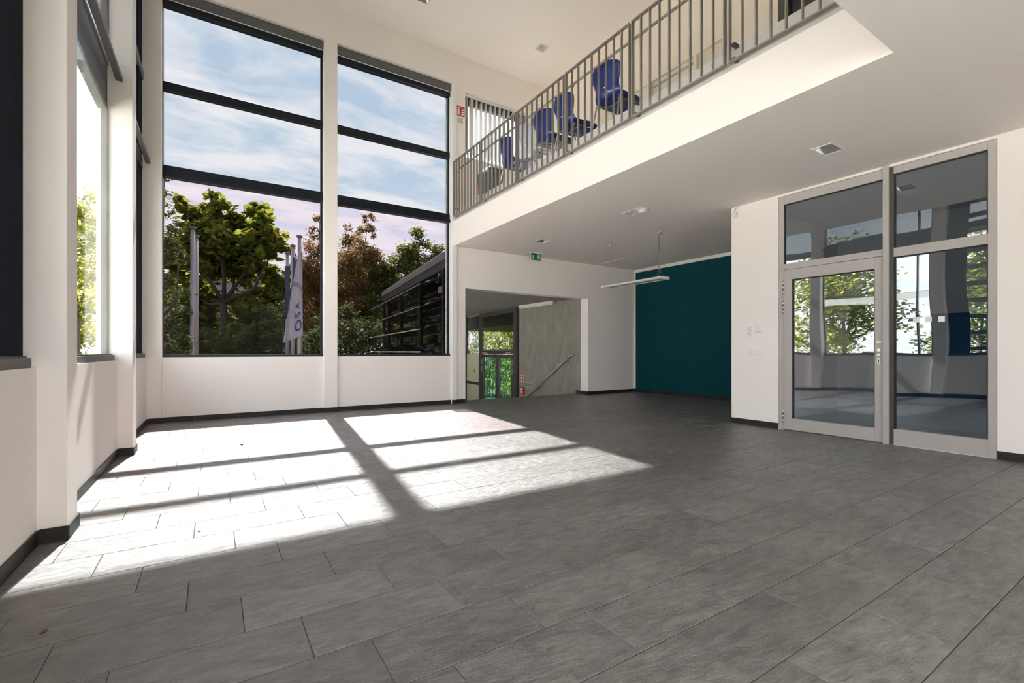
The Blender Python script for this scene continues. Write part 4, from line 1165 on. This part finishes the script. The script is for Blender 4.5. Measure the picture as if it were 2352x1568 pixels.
HEDGE_A = [(-1.39, 23.79, 1.75, 0.73), (-0.82, 24.78, 1.41, 0.65), (-0.17, 23.63, 1.59, 0.67), (0.61, 22.64, 1.39, 0.62), (1.55, 22.32, 1.58, 0.74), (1.12, 23.49, 1.98, 0.5)]
HEDGE_B = [(2.21, 24.18, 2.84, 0.69), (2.4, 22.49, 1.98, 0.76), (3.18, 23.08, 1.82, 0.79), (1.75, 22.9, 1.79, 0.65), (3.88, 22.83, 1.62, 0.8), (4.17, 21.9, 2.39, 0.66), (2.73, 23.87, 3.45, 0.49)]
HEDGE_C = [(5.4, 23.54, 1.87, 0.85), (6.09, 22.21, 1.85, 0.83), (5.58, 23.46, 2.73, 0.64), (6.52, 21.56, 1.84, 0.73), (5.73, 21.62, 1.22, 0.68), (5.08, 23.03, 1.02, 0.71), (6.89, 20.8, 1.42, 0.6)]
SIDE_A = [(-6.17, 33.64, 9.01, 0.94), (-5.82, 34.16, 8.49, 0.82), (-6.89, 35.57, 7.92, 1.24), (-5.84, 33.29, 6.86, 1.03), (-5.47, 32.65, 5.4, 0.92), (-6.77, 36.41, 5.33, 1.27), (-5.85, 33.85, 3.63, 1.1), (-7.17, 36.98, 3.31, 1.28), (-6.15, 36.11, 2.02, 1.12), (-6.51, 34.5, 1.49, 1.2), (-7.59, 35.48, 6.11, 1.46), (-8.27, 36.12, 3.7, 1.71)]

BACKFILL = [(5.67, 38.96, 6.7, 1.35), (6.77, 38.04, 6.34, 1.34), (7.8, 36.83, 7.26, 1.32), (9.29, 37.62, 7.86, 1.38), (9.96, 35.15, 7.22, 1.18), (5.97, 38.86, 4.69, 1.55), (7.55, 38.79, 4.42, 1.59), (8.61, 36.18, 4.94, 1.65), (10.27, 36.25, 5.04, 1.56), (11.45, 35.65, 5.05, 1.36), (7.48, 36.81, 2.29, 1.65), (9.61, 36.26, 2.65, 1.68), (11.51, 35.82, 2.68, 1.71), (5.95, 38.75, 2.32, 1.55), (4.6, 40.26, 3.37, 1.37), (3.06, 39.89, 2.63, 1.33)]
GREEN = [(x, y, z, rr * 1.4) for x, y, z, rr in GREEN]
BIRCH_B = [(x, y, z, rr * 1.2) for x, y, z, rr in BIRCH_B]
BIRCH_A = [(x, y, z, rr * 1.15) for x, y, z, rr in BIRCH_A]
tree('hazy brown-green tree filling the gap behind the autumn trees', 'tree', (6.5, 38.0, -1.2), (6.5, 38.0, 2.0), BACKFILL, 900, 0.22, [LM['birch2'], LM['mid']], 0.2, fill=0.6)
tree('big green tree with broad leaves behind the bare flagpoles', 'tree', (0.45, 29.3, -1.2), (0.45, 29.3, 3.7), CATALPA, 520, 0.34, [LM['cat1'], LM['cat2']], 0.26, hexa=True, fill=0.86)
tree('tall slim tree with brown autumn leaves beside the white flag', 'tree', (5.4, 31.0, -1.2), (5.5, 31.0, 3.0), BIRCH_A, 1900, 0.15, [LM['birch1'], LM['birch2']], 0.14, fill=0.75)
tree('brown and green autumn tree in the right-hand window', 'tree', (7.2, 29.6, -1.2), (7.3, 29.6, 3.4), BIRCH_B, 1700, 0.15, [LM['birch1'], LM['birch2']], 0.15, fill=0.55)
tree('dense green tree rising behind the annexe', 'tree', (9.3, 26.2, -1.2), (9.4, 26.1, 2.5), GREEN, 1500, 0.17, [LM['mid'], LM['cat1']], 0.2, fill=0.7)
tree('dark evergreen tree at the corner column edge of the window', 'tree', (-1.6, 18.9, -1.2), (-1.6, 18.9, 2.0), LEFTDARK, 2600, 0.11, [LM['dark'], LM['mid']], 0.14, fill=0.7)
tree('bright lime green tree seen through the side window', 'tree', (-6.3, 33.5, -1.2), (-6.2, 33.5, 3.0), SIDE_A, 700, 0.24, [LM['lime'], LM['cat2']], 0.2, fill=0.8)
def shrub(label, base, clumps, dens, size, mats, **kw):
    t = thing('hedge_shrub', label, 'shrub', base, group='dark shrubs under the trees')
    cc = [(x - base[0], y - base[1], z - base[2], r_) for x, y, z, r_ in clumps]
    cc += [(x, y + 0.3, max(0.3, z - 1.3), r_ * 1.1) for x, y, z, r_ in cc]
    for k, (x, y, z, r_) in enumerate(cc[:3]):
        G().tube([(0, 0, 0), (x * 0.6, y * 0.6, z * 0.6), (x, y, z)], [0.05, 0.035, 0.015], 6).obj('stem', M['bark'], t)
    leaves('foliage', cc, dens, size, mats, t, **kw)
shrub('dark shrub below the bare flagpoles', (0.2, 24.6, -1.2), HEDGE_A, 1500, 0.13, [LM['dark'], LM['mid']], fill=0.75)
shrub('dark shrub behind the three flags', (3.0, 25.2, -1.2), HEDGE_B, 1500, 0.13, [LM['dark'], LM['mid']], fill=0.85)
shrub('dark shrub between the column and the annexe', (6.0, 23.5, -1.2), HEDGE_C, 1500, 0.13, [LM['dark'], LM['mid']], fill=0.85)
random.seed(8)
def blob_tree(label, x, y, hgt, wid, mats, dens=60, size=0.3):
    cl = []
    for i in range(16):
        a = random.uniform(0, 2 * PI); q = random.uniform(0.0, 1.0)
        z = -1.2 + hgt * (0.18 + 0.78 * q)
        rr = wid * 0.5 * math.sin(PI * min(1, 0.25 + 0.75 * q)) * random.uniform(0.3, 1)
        cl.append((x + rr * math.cos(a), y + rr * math.sin(a), z, wid * random.uniform(0.16, 0.26)))
    tree(label, 'tree', (x, y, -1.2), (x, y, -1.2 + hgt * 0.35), cl, dens, size, mats, 0.2)
blob_tree('lime green tree on the far side of the forecourt', -17.5, 12.5, 8.5, 7.0, [LM['lime'], LM['mid']], 210, 0.26)
blob_tree('tall green tree on the forecourt level with the second pillar', -19.5, 21.0, 11.5, 8.0, [LM['mid'], LM['lime']], 210, 0.26)
blob_tree('green tree on the forecourt level with the camera', -19.0, 3.0, 9.0, 7.5, [LM['mid'], LM['cat1']], 210, 0.26)
blob_tree('distant green tree past the corner of the forecourt', -11.5, 29.0, 9.5, 7.0, [LM['lime'], LM['mid']], 210, 0.26)
blob_tree('broad green tree between the lime trees on the forecourt', -21.0, 7.5, 8.0, 7.0, [LM['mid'], LM['cat1']], 210, 0.26)
# bamboo outside the lower entrance
cn = thing('fanlight_backdrop', 'added dark canopy roof outside the entrance doors', 'backdrop', (P1[0], P1[1], -1.12), RH)
bx('backdrop_slab', M['extdark'], cn, 0.40, 3.4, 0.1, 7.0, 3.12, 4.5)  # added slab darkens the fanlight top in place of reflections in its glass
for yy in (0.6, 6.0):
    G().cyl((3.1, yy, -0.08), (3.1, yy, 3.15), 0.06, n=12).obj('backdrop_post', M['coping'], cn)
t = thing('bamboo_hedge', 'tall leafy bamboo hedge outside the entrance doors', 'hedge', (12.4, 17.4, -1.2))
for i in range(14):
    xx, yy = random.uniform(-0.7, 0.7), random.uniform(-6.0, 6.0)
    G().tube([(xx, yy, 0), (xx + 0.1, yy, 2.0), (xx - 0.15, yy + 0.1, 4.6)], [0.022, 0.018, 0.006], 6).obj('cane', M['paint_green'], t)
leaves('foliage', [(random.uniform(-0.7, 0.8), -6.2 + i * 0.72, 0.5 + (i % 3) * 1.4 + random.uniform(0, 0.6), 0.95) for i in range(18)] +
       [(0.3, -6.2 + i * 0.8, 0.7 + (i % 4) * 0.9, 1.05) for i in range(16)], 900, 0.19, [LM['bamboo'], LM['mid']], t, elong=4.5, droop=0.9, fill=0.75)
# pale building far behind the trees
hb = thing('distant_building', 'pale flat-roofed building glimpsed behind the trees', 'building', (4.0, 70.0, -1.2), R(-8))
bx('wall_block', M['house'], hb, -9, 9, -4, 4, 0, 11.0)
bx('roof_edge', M['coping'], hb, -9.2, 9.2, -4.2, 4.2, 11.0, 11.4)
win = G().box(-0.7, 0.7, -0.04, 0.04, -0.8, 0.8).mesh('window_pane', M['houseglass'])
for rz_ in (2.2, 5.2, 8.2):
    for i in range(8):
        put('window_pane', win, hb, (-7.7 + i * 2.2, -4.03, rz_))
